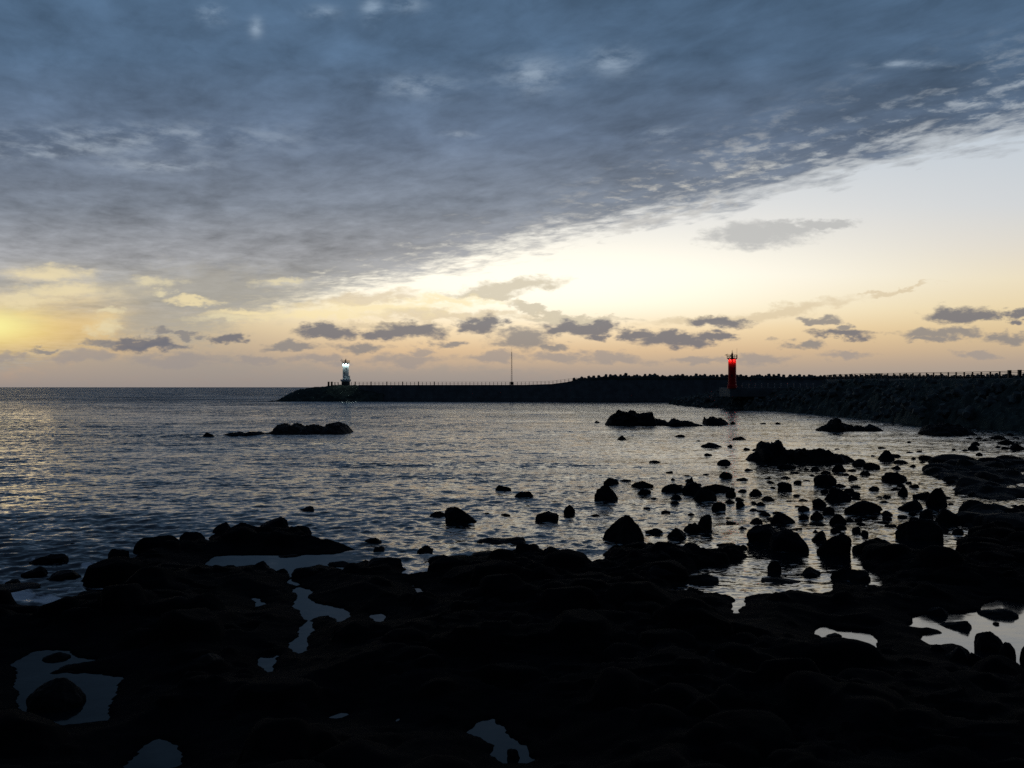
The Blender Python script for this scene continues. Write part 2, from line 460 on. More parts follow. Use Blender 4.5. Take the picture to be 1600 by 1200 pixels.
POOLS = [poly_px(p, 0.0) for p in (
    [(318, 884), (335, 869), (430, 868), (520, 866), (556, 860), (575, 853), (600, 852), (572, 874), (540, 892), (520, 886), (500, 882), (465, 890), (455, 903), (470, 915), (492, 925), (480, 932), (500, 945),
     (545, 950), (548, 962), (530, 972), (510, 962), (490, 965), (484, 975), (487, 985), (482, 1005), (475, 1028), (468, 1028), (456, 1012), (450, 1006), (468, 985), (480, 970), (462, 948), (464, 930), (455, 912), (452, 897), (432, 894), (420, 888), (395, 884), (360, 888)],
    [(575, 960), (600, 957), (598, 972), (588, 975)],
    [(642, 913), (650, 915), (674, 931), (655, 930)],
    [(409, 1021), (431, 1024), (424, 1039), (432, 1049), (418, 1054), (408, 1040)],
    [(50, 1020), (75, 1016), (105, 1018), (143, 1033), (112, 1039), (80, 1052), (130, 1054), (160, 1059), (182, 1061), (187, 1078), (176, 1100), (166, 1128), (100, 1133), (50, 1123), (28, 1098), (25, 1065), (24, 1040)],
    [(220, 1172), (245, 1156), (270, 1165), (274, 1199), (203, 1199)],
    [(733, 1146), (750, 1127), (770, 1121), (789, 1135), (795, 1155), (820, 1164), (827, 1180), (842, 1191), (785, 1196), (763, 1180), (775, 1166), (758, 1155)],
    [(1146, 924), (1165, 925), (1164, 941), (1151, 953), (1149, 969), (1146, 950)],
    [(1250, 910), (1262, 917), (1288, 921), (1290, 931), (1265, 924)],
    [(1266, 990), (1285, 976), (1310, 983), (1361, 987), (1367, 1000), (1364, 1021), (1340, 1015), (1300, 1011), (1280, 999)],
    [(1418, 980), (1427, 964), (1450, 961), (1490, 959), (1510, 956), (1530, 954), (1540, 943), (1560, 936), (1600, 943), (1700, 953), (1800, 1000), (1700, 1052), (1620, 1058), (1590, 1050), (1570, 1036), (1540, 1032), (1515, 1042), (1512, 1012), (1490, 1006), (1455, 1009), (1433, 996), (1452, 985)],
    [(1076, 853), (1110, 850), (1130, 854), (1115, 859), (1085, 859)],
    [(395, 935), (402, 936), (420, 945), (405, 947), (399, 955)],
    [(1292, 958), (1303, 957), (1302, 961), (1293, 961)],
    [(520, 1120), (530, 1112), (545, 1116), (530, 1122)],
    [(608, 1124), (622, 1121), (636, 1133), (622, 1132)])]


def build_shore():
    res = 0.085
    x0, x1, y0, y1 = -33.0, 37.0, 2.5, 45.0
    xs, ys = np.arange(x0, x1, res), np.arange(y0, y1, res)
    X, Y = np.meshgrid(xs, ys, indexing='ij')
    d = sdf(X, Y, SHORE)
    pool = np.full(X.shape, -1e9)
    for p in POOLS:
        pool = np.maximum(pool, sdf(X, Y, p))
    d = d + 0.30 * fnoise(X, Y, 1.1, 3, 4, 0.6) * np.clip(Y / 28, 0.3, 1.0)
    dp = -pool + 0.17 * fnoise(X, Y, 0.9, 5, 5, 0.7)
    d = np.minimum(d, dp)
    land = np.clip(d, 0, None)
    H = np.where(d > 0, 0.02 + 0.26 * (1 - np.exp(-land / 0.35)) + 0.035 * np.clip(land, 0, 6), np.maximum(0.9 * d, -0.7))
    H += np.where(d > 0.2, 0.20 * fnoise(X, Y, 2.4, 40, 5, 0.55) * np.clip(land / 1.0, 0, 1), 0)
    blk = np.floor((vnoise(X + 0.4 * vnoise(X, Y, 0.7, 91), Y, 1.1, 92) + 0.5) * 3.99) / 3.0 - 0.4
    blk2 = np.floor((vnoise(X, Y + 0.3 * vnoise(X, Y, 0.5, 93), 0.5, 94) + 0.5) * 2.99) / 2.0 - 0.4
    H += np.where(d > 0.05, (0.24 * blk + 0.10 * blk2) * np.clip(land / 0.35, 0, 1), 0)
    near = np.clip((9.5 - Y) / 7.0, 0, 1)
    H = np.where(d > 0, H + 3.3 * near ** 1.2, H)
    # stones of every size, half buried in the ledge
    H = np.where(d > 0, np.minimum(H, 0.03 + 0.20 * np.clip(dp, 0, None) + 0.06 * np.clip(dp - 1, 0, None)), H)
    n = 0
    base0 = H.copy()
    while n < 4200:
        bx, by = rng.uniform(x0, x1), rng.uniform(y0, 42)
        i, j = int((bx - x0) / res), int((by - y0) / res)
        if i >= H.shape[0] or j >= H.shape[1]: continue
        r = 0.15 + 0.62 * rng.random() ** 3.0
        n += 1
        if d[i, j] < 0.12 or pool[i, j] > -r * 1.5 - 0.25 or abs(bx) > 0.72 * by + 2: continue
        stamp(X, Y, H, x0, y0, res, bx, by, r, r * rng.uniform(0.4, 0.85), base0[i, j] - 0.05, rng.uniform(0.65, 1.1), rng.uniform(0, 3.1))
    for k in range(900):
        bx, by = rng.uniform(x0, x1), rng.uniform(14, 42)
        i, j = int((bx - x0) / res), int((by - y0) / res)
        if i >= H.shape[0] or j >= H.shape[1] or abs(bx) > 0.72 * by + 2: continue
        if not (-0.05 < d[i, j] < 0.6) or rng.random() < 0.35: continue
        if dp[i, j] < 1.2:
            r = rng.uniform(0.08, 0.24)
        else:
            r = 0.16 + 0.6 * rng.random() ** 1.6
        stamp(X, Y, H, x0, y0, res, bx, by, r, r * rng.uniform(0.5, 0.9), 0.0, rng.uniform(0.65, 1.1), rng.uniform(0, 3.1))
    H += 0.03 * fnoise(X, Y, 0.45, 70, 3, 0.6) * np.clip(np.abs(dp) / 0.3, 0, 1)
    V_ = np.stack([X, Y, H], -1).reshape(-1, 3)
    nu, nv = X.shape
    F_ = grid_faces(nu, nv)
    hc = H.reshape(-1)
    keep = hc[F_].max(1) > -0.5
    return np_mesh('shore', V_, F_[keep])


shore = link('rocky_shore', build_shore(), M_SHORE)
tag(shore, 'black wave-cut basalt foreshore of ledges, stones and tide pools', 'foreshore', kind='structure')
# the land behind, where the viewer stands
bm = bmesh.new()
nx, ny = 60, 30
gv = []
for i in range(nx + 1):
    for j in range(ny + 1):
        x, y = -90 + 3.0 * i, 2.6 - 2.4 * j
        z = 3.35 + 0.25 * mn.noise((x * 0.2, y * 0.2, 3.0)) + 0.9 * min(1.0, j / 2.0)
        if abs(x) > 32: z = z - 0.12 * (abs(x) - 32) ** 1.1
        gv.append(bm.verts.new((x, y, z)))
for i in range(nx):
    for j in range(ny):
        a = i * (ny + 1) + j
        bm.faces.new((gv[a], gv[a + 1], gv[a + ny + 2], gv[a + ny + 1]))
bmesh.ops.recalc_face_normals(bm, faces=bm.faces)
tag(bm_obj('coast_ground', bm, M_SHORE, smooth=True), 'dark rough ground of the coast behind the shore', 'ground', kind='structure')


# ------------------------------------------------------------------ sea
def sea_waves(X, Y, spacing):
    R = np.sqrt(X * X + Y * Y)
    Z = np.zeros_like(X)
    DX, DY = np.zeros_like(X), np.zeros_like(X)
    r = np.random.default_rng(5)
    comps = []
    for k in range(110):
        lam = 0.32 * (11.0 / 0.32) ** (k / 109.0)
        th = -math.pi / 2 + r.normal(0.10, 0.95 if lam < 3 else 0.40)
        slope = 0.039 if lam < 0.7 else 0.039 * (0.7 / lam) ** 1.35
        comps.append((lam, th, slope * lam / (2 * math.pi), r.uniform(0, 6.28)))
    for lam, th in ((7.0, -1.66), (8.3, -1.52), (10.1, -1.74), (12.0, -1.60)):
        comps.append((lam, th, 0.020 * lam / (2 * math.pi), r.uniform(0, 6.28)))
    wx = X + 0.25 * np.sin(0.7 * Y + 0.3 * X)
    for lam, th, a, ph in comps:
        k = 2 * math.pi / lam
        w_ = np.clip((lam / spacing - 2.5) / 2.5, 0, 1)
        if w_.max() <= 0: continue
        p_ = k * (wx * math.cos(th) + Y * math.sin(th)) + ph
        Z += w_ * a * np.sin(p_)
        # crests sharper than troughs
        c_ = 0.9 * w_ * a * np.cos(p_)
        DX += c_ * math.cos(th)
        DY += c_ * math.sin(th)
    return Z, DX, DY


FYB = 340.0


def build_sea():
    radii = [3.0]
    while radii[-1] < 6.0: radii.append(radii[-1] + 0.5)
    while radii[-1] < 140: radii.append(radii[-1] * 1.0042)
    while radii[-1] < 900: radii.append(radii[-1] * 1.009)
    while radii[-1] < 60000: radii.append(radii[-1] * 1.12)
    R1 = np.array(radii)
    fine = np.radians(np.arange(-40, 40.01, 0.105))
    side1 = np.radians(np.arange(-178, -40, 2.0))
    side2 = np.radians(np.arange(42, 182.1, 2.0))
    TH = np.concatenate([side1, fine, side2])
    R, A_ = np.meshgrid(R1, TH, indexing='ij')
    X, Y = R * np.sin(A_), R * np.cos(A_)
    dr = np.gradient(R1)[:, None] * np.ones_like(A_)
    Z, DX, DY = sea_waves(X, Y, np.maximum(dr, R * 0.0018) * 1.0)
    # shelter: among the rocks and inside the two breakwaters, still pools on the shelf
    px = X / np.maximum(Y, 1) * F + 800
    py = HZ + F * EYE / np.maximum(Y, 1)
    calm = 1 - 0.55 * np.clip((X - 2.0) / 14.0, 0, 1) * np.clip((120 - Y) / 50.0, 0, 1)
    calm *= 1 - 0.30 * np.clip((Y - 50) / 60.0, 0, 1) * np.clip((X + 25) / 50, 0, 1)
    cov = np.clip((X - 3.8) / 2.5, 0, 1) * np.clip((34 - Y) / 4.0, 0, 1) * (np.abs(A_) < 0.75)
    calm *= 1 - 0.68 * cov
    near = (R < 50) & (np.abs(A_) < 0.75)
    dl = np.full(X.shape, -50.0)
    pl = np.full(X.shape, -50.0)
    idx = np.where(near)
    xs, ys = X[idx], Y[idx]
    dl[idx] = sdf(xs, ys, SHORE)
    pp = np.full(xs.shape, -50.0)
    for p in POOLS:
        pp = np.maximum(pp, sdf(xs, ys, p))
    pl[idx] = pp
    inner = np.clip((dl + 1.0) / 2.2, 0, 1)
    calm *= 1 - 0.985 * inner
    Z *= calm
    DX *= calm
    DY *= calm
    Z *= np.clip((60000 - R) / 30000, 0, 1)
    foam = np.zeros_like(X)
    def spot(fx, fy, sx, sy, a):
        return a * np.exp(-(((px - fx) / sx) ** 2 + ((py - fy) / sy) ** 2))
    for f in ((20, 930, 60, 10, 1.1), (75, 937, 30, 9, 1.1), (100, 920, 40, 4, 0.75), (135, 884, 16, 5, 0.95), (50, 893, 24, 3, 0.7), (10, 906, 24, 5, 0.8), (50, 875, 6, 3, 0.8), (150, 880, 10, 3, 0.7), (215, 858, 10, 3, 0.9), (235, 842, 12, 2, 0.9),
              (170, 930, 12, 4, 0.7), (655, 800, 50, 3, 0.9), (445, 812, 5, 4, 0.9), (458, 820, 5, 2, 0.9), (310, 828, 20, 2, 0.6), (555, 866, 8, 2, 0.8), (700, 843, 20, 3, 0.5),
              (60, 631.5, 46, 0.7, 1.0), (840, 648, 42, 1.2, 0.8), (300, 634, 90, 0.6, 0.45), (640, 629, 80, 0.7, 0.5), (900, 632, 120, 1.0, 0.35), (1520, 818, 30, 4, 0.5), (1495, 838, 12, 4, 0.5), (1540, 741, 8, 3, 0.5)):
        foam = np.maximum(foam, spot(*f))
    sw = np.zeros_like(xs)
    for o, rpx, rpy, rw, rh in ROCKS:
        if rpy < 700 or rpx > 1250 and rpy > 930: continue
        rad = 0.5 * rw / F * o.location.y
        sw = np.maximum(sw, 0.40 * np.exp(-((np.hypot(xs - o.location.x, (ys - o.location.y) * 1.2) - rad) / 0.22) ** 2))
    sw *= np.clip((ys - 18) / 8, 0, 1)
    edge = 0.58 * np.exp(-((dl[idx] + 0.15) / 0.30) ** 2) * np.clip((6 - xs) / 6, 0.25, 1)
    foam[idx] = np.maximum(foam[idx], np.maximum(sw, edge))
    foam[Y < 3] = 0
    V_ = np.stack([X + DX, Y + DY, Z], -1).reshape(-1, 3)
    nu, nv = X.shape
    me = np_mesh('sea', V_, grid_faces(nu, nv))
    def attr(nm, arr):
        at_ = me.attributes.new(nm, 'FLOAT', 'POINT')
        at_.data.foreach_set('value', arr.astype(np.float32).ravel())
    attr('foam', foam)
    attr('chop', calm)
    far_ = np.clip((R - 45) / 160.0, 0, 1) ** 0.7 * np.where(calm < 0.3, 0, 1)
    attr('far', far_)
    off = np.clip((Y - 190) / 330.0, 0, 1) * np.clip((-0.10 * Y - X) / 40.0, 0, 1) + 0.42 * np.clip((8 - X) / 45.0, 0, 1) * np.clip((Y - 12) / 45, 0, 1)
    off2 = 0.85 * np.clip((-X - 2) / 12.0, 0, 1) * np.clip((46 - Y) / 14.0, 0, 1)
    attr('open', np.clip(np.maximum(off, off2), 0, 1))
    attr('pool_dim', np.where(pl > -0.3, 1, 0) * np.clip((5.5 - X) / 3.0, 0, 1))  # mask of the left pools, whose reflections are dimmed in the material
    attr('cove', np.clip((X - 1.0) / 6.0, 0, 1) * np.clip((72 - Y) / 25.0, 0, 1))
    return me


M_SEA, t, b = material('sea_water')
geo = t.new('ShaderNodeNewGeometry')
pos = geo.outputs['Position']
def attr_node(nm):
    n = t.new('ShaderNodeAttribute', attribute_name=nm)
    return n.outputs['Fac']
chop, foam = attr_node('chop'), attr_node('foam')
pv = t.v('MULTIPLY', pos, (0.75, 1.35, 1.0))
n1 = t.v('SUBTRACT', t.noise(pv, 1.9, 3, 0.6, 0.4)[1], (0.5, 0.5, 0.5))
n2 = t.v('SUBTRACT', t.noise(t.v('MULTIPLY', pos, (0.5, 1.0, 1.0)), 0.55, 3, 0.55, 0.3)[1], (0.5, 0.5, 0.5))
n3 = t.v('SUBTRACT', t.noise(pos, 0.05, 3, 0.5)[1], (0.5, 0.5, 0.5))
sx = t.v('ADD', t.v('MULTIPLY', n1, (0.50, 0.62, 0.0)), t.v('MULTIPLY', n2, (0.18, 0.34, 0.0)))
gust = t.sm(t.noise(t.v('MULTIPLY', pos, (0.6, 1.0, 1.0)), 0.028, 4, 0.6)[0], 0.25, 0.75)
amp = t.m('MULTIPLY', t.m('ADD', t.m('MULTIPLY', chop, 0.94), 0.022), t.m('ADD', 0.55, t.m('MULTIPLY', gust, 0.75)))
farf, openf = attr_node('far'), attr_node('open')
n4 = t.v('SUBTRACT', t.noise(t.v('MULTIPLY', pos, (0.55, 1.5, 1.0)), 5.5, 3, 0.6, 0.5)[1], (0.5, 0.5, 0.5))
sx = t.v('ADD', t.v('MULTIPLY', sx, (0.85, 0.85, 0.0)), t.v('MULTIPLY', n4, (0.34, 0.50, 0.0)))
sx = t.v('ADD', sx, t.v('SCALE', t.v('MULTIPLY', n4, (0.10, 0.55, 0.0)), attr_node('cove')))
amp = t.m('MULTIPLY', amp, t.m('ADD', 1.65, t.m('MULTIPLY', farf, 0.75)))
lean = t.xyz(0.0, t.m('MULTIPLY', t.m('ADD', t.m('MULTIPLY', farf, -0.012), t.m('MULTIPLY', openf, -0.29)), t.m('ADD', t.m('ADD', 0.5, gust), 0.0)), 0.0)  # normals tilted shoreward to darken reflections on the left and far sea
lean = t.v('ADD', lean, t.xyz(0.0, t.m('MULTIPLY', attr_node('cove'), 0.046), 0.0))  # normals tilted seaward so the right shallows reflect brighter
nrm = t.v('NORMALIZE', t.v('ADD', t.v('ADD', geo.outputs['Normal'], lean), t.v('SCALE', sx, amp)))
t.put(b.inputs['Normal'], nrm)
fn = t.noise(t.v('MULTIPLY', pos, (0.8, 1.3, 1.0)), 3.2, 6, 0.65, 0.8)[0]
ff = t.m('MULTIPLY', t.sm(t.m('ADD', t.m('MULTIPLY', foam, 0.62), t.m('MULTIPLY', fn, 0.85)), 0.70, 0.95), 0.9)
t.put(b.inputs['Base Color'], t.mix(ff, (0.0035, 0.009, 0.013, 1), (0.88, 0.90, 0.92, 1)))
t.put(b.inputs['Roughness'], t.m('ADD', 0.09, t.m('MULTIPLY', ff, 0.6)))
b.inputs['IOR'].default_value = 1.62
t.put(b.inputs['Specular IOR Level'], t.m('SUBTRACT', 0.5, t.m('MULTIPLY', attr_node('pool_dim'), 0.40)))  # darker left pools put in as lowered reflectivity


# ------------------------------------------------------------------ rocks
def boulder_mesh(seed, wx, wy, hz, skew=0.0, sub=4, cuts=11, sharp=0.0, flat=0.0):
    r = random.Random(seed)
    bm = bmesh.new()
    bmesh.ops.create_icosphere(bm, subdivisions=sub, radius=1.0)
    planes = []
    for k in range(cuts):
        n = Vector((r.gauss(0, 1), r.gauss(0, 1), r.gauss(0.15, 0.8))).normalized()
        planes.append((n, r.uniform(0.52, 0.90)))
    off = Vector((r.uniform(-50, 50), r.uniform(-50, 50), r.uniform(-50, 50)))
    for v in bm.verts:
        p = v.co.copy()
        for n, dd in planes:
            t_ = p.dot(n) - dd
            if t_ > 0: p -= n * t_ * 0.92
        q = p * 1.3 + off
        p *= 1.0 + 0.16 * mn.noise(q) + 0.08 * mn.noise(q * 2.4) + 0.045 * mn.noise(q * 5.3) + 0.02 * mn.noise(q * 11.0)
        v.co = p
    zmax = max(v.co.z for v in bm.verts)
    xs = [v.co.x for v in bm.verts]
    xm, xr = (max(xs) + min(xs)) / 2, (max(xs) - min(xs)) / 2
    for v in bm.verts:
        z = v.co.z / zmax
        x, y = (v.co.x - xm) / xr, v.co.y
        if z > 0:
            x *= 1 - 0.16 * z * z; y *= 1 - 0.2 * z
            if sharp: x *= 1 - sharp * z; y *= 1 - sharp * z
            if flat: z = z ** (1 - flat)
            x += skew * z
        else:
            z *= 0.7
        v.co = Vector((x * wx / 2, y * wy / 2, z * hz))
    me = bpy.data.meshes.new('boulder')
    bm.to_mesh(me)
    bm.free()
    me.polygons.foreach_set('use_smooth', [True] * len(me.polygons))
    return me


ROCKS = []


def rock(px, py, w_, h_, label=None, skew=0.0, sharp=0.0, flat=0.0, dep=None, z=0.0, cat='rock', name='rock', group='rocks standing in the shallows', lift=0.0, cuts=None):
    p = at(px, py, z)
    dist = p.y
    wm = w_ / F * dist
    dm = wm * (dep if dep else random.uniform(0.7, 1.0))
    dm = min(dm, 4.0 + 0.3 * wm)
    yc = dist + dm * 0.42
    shift = F * EYE * (dm * 0.42) * (1 / dist - 1 / yc)
    shift = F * (EYE - z) * (1 / dist - 1 / yc)
    hm = max(0.35 * h_, h_ - shift) / F * yc * 0.88
    xc = (px - 800) / F * yc
    big = w_ > 26
    me = boulder_mesh(int(px * 13 + py * 7), wm * 1.04 * yc / dist, dm, hm, skew, 5 if big else 4, cuts if cuts is not None else (12 if big else 9), sharp, flat)
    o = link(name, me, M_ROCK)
    o.location = (xc, yc, z - 0.02 + lift)
    tag(o, label, cat, group)
    ROCKS.append((o, px, py, w_, h_))
    return o


# boulders and rocks one can name at sight
BIG = [
    (975, 847, 64, 49, 'big egg-shaped boulder at the tip of the black ledge', 0.18, 0.15, 0.0),
    (947, 782, 38, 29, 'humped boulder alone in the sea beyond the egg-shaped boulder', -0.1, 0.1, 0.0),
    (720, 816, 50, 29, 'wedge boulder sloping down to one side, alone off the shore', -0.22, 0.1, 0.0),
    (685, 808, 28, 11, 'low rock touching the foot of the sloping wedge boulder', 0.1, 0.0, 0.0),
    (1192, 848, 50, 35, 'rounded half of the large twin boulders, behind its neighbour', 0.0, 0.0, 0.3),
    (1234, 863, 58, 42, 'angular half of the large twin boulders, in front of its neighbour', -0.18, 0.0, 0.2),
    (1303, 867, 52, 40, 'tall notched boulder standing beside the twin boulders', 0.08, 0.1, 0.05),
    (1279, 846, 26, 20, 'leaning slab against the tall notched boulder', 0.1, 0.3, 0.0),
    (1440, 845, 66, 39, 'broad domed boulder just off the wide black ledge', 0.0, 0.0, 0.25),
    (1478, 818, 36, 28, 'round boulder behind the broad domed boulder', 0.0, 0.0, 0.1),
    (1308, 817, 31, 17, 'round boulder just beyond the notched boulder', 0.0, 0.0, 0.2),
    (1345, 801, 60, 22, 'long low rock rising to a hump at one end', 0.25, 0.1, 0.0),
    (1308, 783, 44, 26, 'triangular boulder in front of the blocky square rock', -0.15, 0.25, 0.0),
    (1289, 758, 34, 20, 'blocky square rock behind the triangular boulder', 0.0, 0.0, 0.45),
    (1088, 832, 40, 18, 'low foot of the two-humped rock near the egg-shaped boulder', -0.05, 0.0, 0.1),
    (1100, 827, 27, 27, 'tall hump of the two-humped rock near the egg-shaped boulder', 0.0, 0.0, 0.2),
    (1059, 842, 40, 20, 'tent-shaped rock between the egg-shaped boulder and the two-humped rock', 0.0, 0.35, 0.0),
    (1022, 834, 28, 11, 'small flat-topped rock beside the egg-shaped boulder', 0.0, 0.1, 0.0),
    (1386, 719, 26, 19, 'sharp pyramid rock beyond the long jagged reef', -0.08, 0.5, 0.0),
    (1398, 714, 18, 6, 'low tail rock beside the sharp pyramid rock', 0.0, 0.0, 0.2),
    (1397, 753, 40, 19, 'smooth domed boulder between the jagged reef and the holed reef', 0.0, 0.0, 0.1),
    (1210, 893, 21, 21, 'small chunky boulder alone in the bright cove', -0.05, 0.0, 0.2),
    (1267, 899, 32, 16, 'almond-shaped rock in the bright cove', 0.15, 0.0, 0.1),
    (1462, 791, 32, 34, 'upright rock leaning on its flat neighbour beyond the domed boulder', 0.0, 0.1, 0.2),
    (1440, 779, 30, 13, 'flat rock at the foot of the upright rock', 0.0, 0.0, 0.2),
    (1420, 797, 40, 19, 'long-footed rock seaward of the broad domed boulder', 0.2, 0.2, 0.0),
    (1411, 772, 17, 17, 'upright finger rock behind the long-footed rock', 0.0, 0.1, 0.1),
    (1082, 770, 32, 20, 'rounded front rock of the tight rock cluster', 0.0, 0.0, 0.1),
    (1079, 758, 16, 15, 'pointed tip rock at the back of the tight rock cluster', 0.1, 0.5, 0.0),
    (1122, 768, 54, 15, 'flat rock trailing from the tight rock cluster', 0.0, 0.0, 0.3),
    (1102, 783, 36, 22, 'largest and nearest rock of the tight rock cluster', 0.05, 0.15, 0.0),
    (1222, 817, 40, 19, 'rock with a crooked peak behind the large twin boulders', -0.25, 0.3, 0.0),
    (1225, 764, 24, 13, 'square-cut rock alone between the cluster and the blocky square rock', 0.0, 0.0, 0.5),
    (855, 812, 36, 15, 'flat-topped rock midway between the wedge and egg-shaped boulders', 0.0, 0.0, 0.35),
    (889, 803, 19, 17, 'squat round rock beside the midway flat-topped rock', 0.0, 0.0, 0.2),
    (818, 778, 30, 12, 'smooth low rock beyond the midway flat-topped rock', 0.2, 0.0, 0.0),
    (786, 766, 28, 10, 'smooth low rock farthest out beyond the wedge boulder', 0.0, 0.0, 0.1),
    (664, 864, 26, 14, 'small pointed rock below the wedge boulder, off the shore', 0.2, 0.25, 0.0),
    (76, 881, 54, 18, 'tilted slab rock in the foaming bay', 0.2, 0.0, 0.2),
    (55, 900, 36, 17, 'blunt rock just in front of the tilted slab in the foaming bay', -0.1, 0.0, 0.3),
    (113, 855, 24, 8, 'small rock awash farthest out in the foaming bay', 0.0, 0.2, 0.0),
    (100, 905, 54, 16, 'long low slab between the blunt rock and the shore in the bay', 0.0, 0.0, 0.3),
    (143, 936, 42, 15, 'rounded wet rock in the foam close to the shore', -0.1, 0.0, 0.1),
    (28, 923, 74, 12, 'long low ledge just beyond the foam at the edge of the bay', 0.0, 0.0, 0.2),
    (20, 911, 24, 8, 'little rock behind the long low ledge in the bay', 0.1, 0.1, 0.0),
    (478, 799, 26, 10, 'small hump awash off the boulder-topped ledge', 0.2, 0.1, 0.0),
    (583, 850, 28, 13, 'flat rock off the end of the boulder-topped ledge', 0.0, 0.0, 0.3),
    (592, 862, 20, 11, 'small rock in front of the flat rock off the ledge end', 0.0, 0.1, 0.0),
    (325, 682, 22, 8, 'lone rock at the outer end of the long seaward reef', -0.1, 0.1, 0.0),
    (972, 687, 15, 8, 'small rounded rock alone in front of the square-topped reef', 0.0, 0.0, 0.2),
    (933, 661, 9, 4, 'tiny rock awash beside the square-topped reef', 0.0, 0.2, 0.0),
    (1145, 663, 10, 6, 'small rock beside the stepped reef', 0.0, 0.2, 0.0),
    (1192, 663, 11, 3, 'flat sliver of rock between the stepped reef and the lumpy reef', 0.0, 0.0, 0.0),
    (1215, 663, 9, 4, 'tiny hump of rock between the stepped reef and the lumpy reef', 0.0, 0.0, 0.0),
    (1521, 703, 15, 10, 'small dome rock just off the whaleback reef', 0.0, 0.0, 0.1),
    (1444, 718, 22, 8, 'low rock with a cut-off end between pyramid rock and holed reef', 0.2, 0.0, 0.2),
]
for (px, py, w_, h_, lab, sk, sh, fl) in BIG:
    rock(px, py, w_, h_, lab, sk, sh, fl, cat='boulder' if w_ > 30 else 'rock', name='boulder' if w_ > 30 else 'rock')

# smaller ones: told apart by the named rock they lie nearest to
ANCH = [(975, 830, 'egg-shaped boulder'), (947, 770, 'humped boulder'), (720, 803, 'wedge boulder'), (1215, 845, 'twin boulders'), (1300, 848, 'notched boulder'),
        (1440, 830, 'broad domed boulder'), (1386, 710, 'pyramid rock'), (1245, 712, 'long jagged reef'), (985, 655, 'square-topped reef'), (1320, 666, 'lumpy reef'),
        (1485, 674, 'whaleback reef'), (1530, 740, 'holed reef'), (1100, 768, 'tight rock cluster'), (1345, 792, 'long humped rock'), (1308, 772, 'triangular boulder'),
        (1397, 744, 'smooth domed boulder'), (1210, 883, 'chunky cove boulder'), (1225, 758, 'square-cut rock'), (1462, 775, 'upright rock'), (1420, 788, 'long-footed rock'),
        (1222, 808, 'crooked-peak rock'), (1545, 803, 'ragged flat ledge'), (855, 804, 'midway flat-topped rock'), (1095, 815, 'two-humped rock')]
SMALL = [
    (1062, 683, 16, 5), (1155, 687, 20, 6), (1112, 699, 36, 9), (1141, 699, 9, 6), (1106, 712, 14, 5), (1132, 726, 22, 10), (1022, 724, 20, 6), (1134, 747, 20, 12), (1160, 751, 20, 6),
    (1230, 732, 32, 9), (1310, 736, 26, 14), (1342, 728, 24, 13), (1361, 732, 24, 11), (1514, 686, 10, 3), (1529, 686, 10, 4), (1540, 689, 10, 3), (1550, 685, 13, 4), (1561, 686, 18, 7), (1578, 681, 12, 5),
    (1588, 685, 9, 3), (1570, 694, 26, 9), (1559, 700, 8, 4), (1571, 702, 14, 5), (1592, 703, 26, 12), (1508, 705, 11, 4), (1530, 711, 11, 5), (1583, 707, 13, 3), (1467, 716, 9, 5), (1408, 724, 20, 7), (1441, 723, 9, 3),
    (1400, 733, 15, 7), (1332, 749, 18, 9), (1321, 743, 13, 5), (955, 756, 25, 11), (978, 752, 18, 4), (1004, 761, 33, 12), (1006, 772, 22, 10), (1050, 768, 34, 14), (1142, 775, 16, 12), (1055, 781, 20, 10), (1053, 789, 20, 8),
    (1124, 796, 23, 14), (1140, 788, 18, 11), (1156, 792, 15, 13), (1182, 817, 20, 10), (1205, 755, 15, 5), (1180, 772, 23, 10), (1201, 783, 21, 10), (1160, 768, 14, 5), (1282, 792, 23, 16), (1295, 801, 18, 12), (1256, 798, 18, 10), (1276, 809, 21, 12),
    (1277, 820, 26, 6), (1329, 814, 13, 6), (1325, 852, 12, 10), (1337, 832, 15, 11), (1352, 837, 13, 11), (1365, 809, 16, 5), (1386, 811, 15, 6), (1380, 817, 24, 5), (1392, 823, 17, 5), (1425, 804, 11, 6),
    (1449, 807, 20, 14), (1478, 834, 10, 7), (1497, 835, 20, 12), (1382, 787, 20, 6), (1485, 756, 16, 8), (1497, 771, 12, 4), (1520, 774, 17, 7), (1480, 779, 15, 5), (1590, 800, 34, 14), (1162, 857, 13, 8), (1158, 870, 12, 6), (1228, 899, 5, 3),
    (762, 804, 12, 4), (790, 805, 16, 4), (930, 806, 14, 4), (1010, 795, 12, 4), (1190, 800, 14, 4), (1245, 775, 14, 4), (1365, 765, 20, 7), (1290, 740, 16, 6), (1215, 745, 12, 3), (1170, 735, 14, 4), (1090, 690, 12, 3), (870, 786, 34, 4),
    (1550, 778, 20, 5), (1340, 870, 16, 4), (1530, 762, 18, 6), (1485, 790, 14, 5), (1400, 765, 16, 4), (1260, 752, 12, 3), (1075, 745, 16, 4), (1140, 810, 12, 3), (1040, 800, 16, 4), (990, 790, 16, 4),
]
used = set()


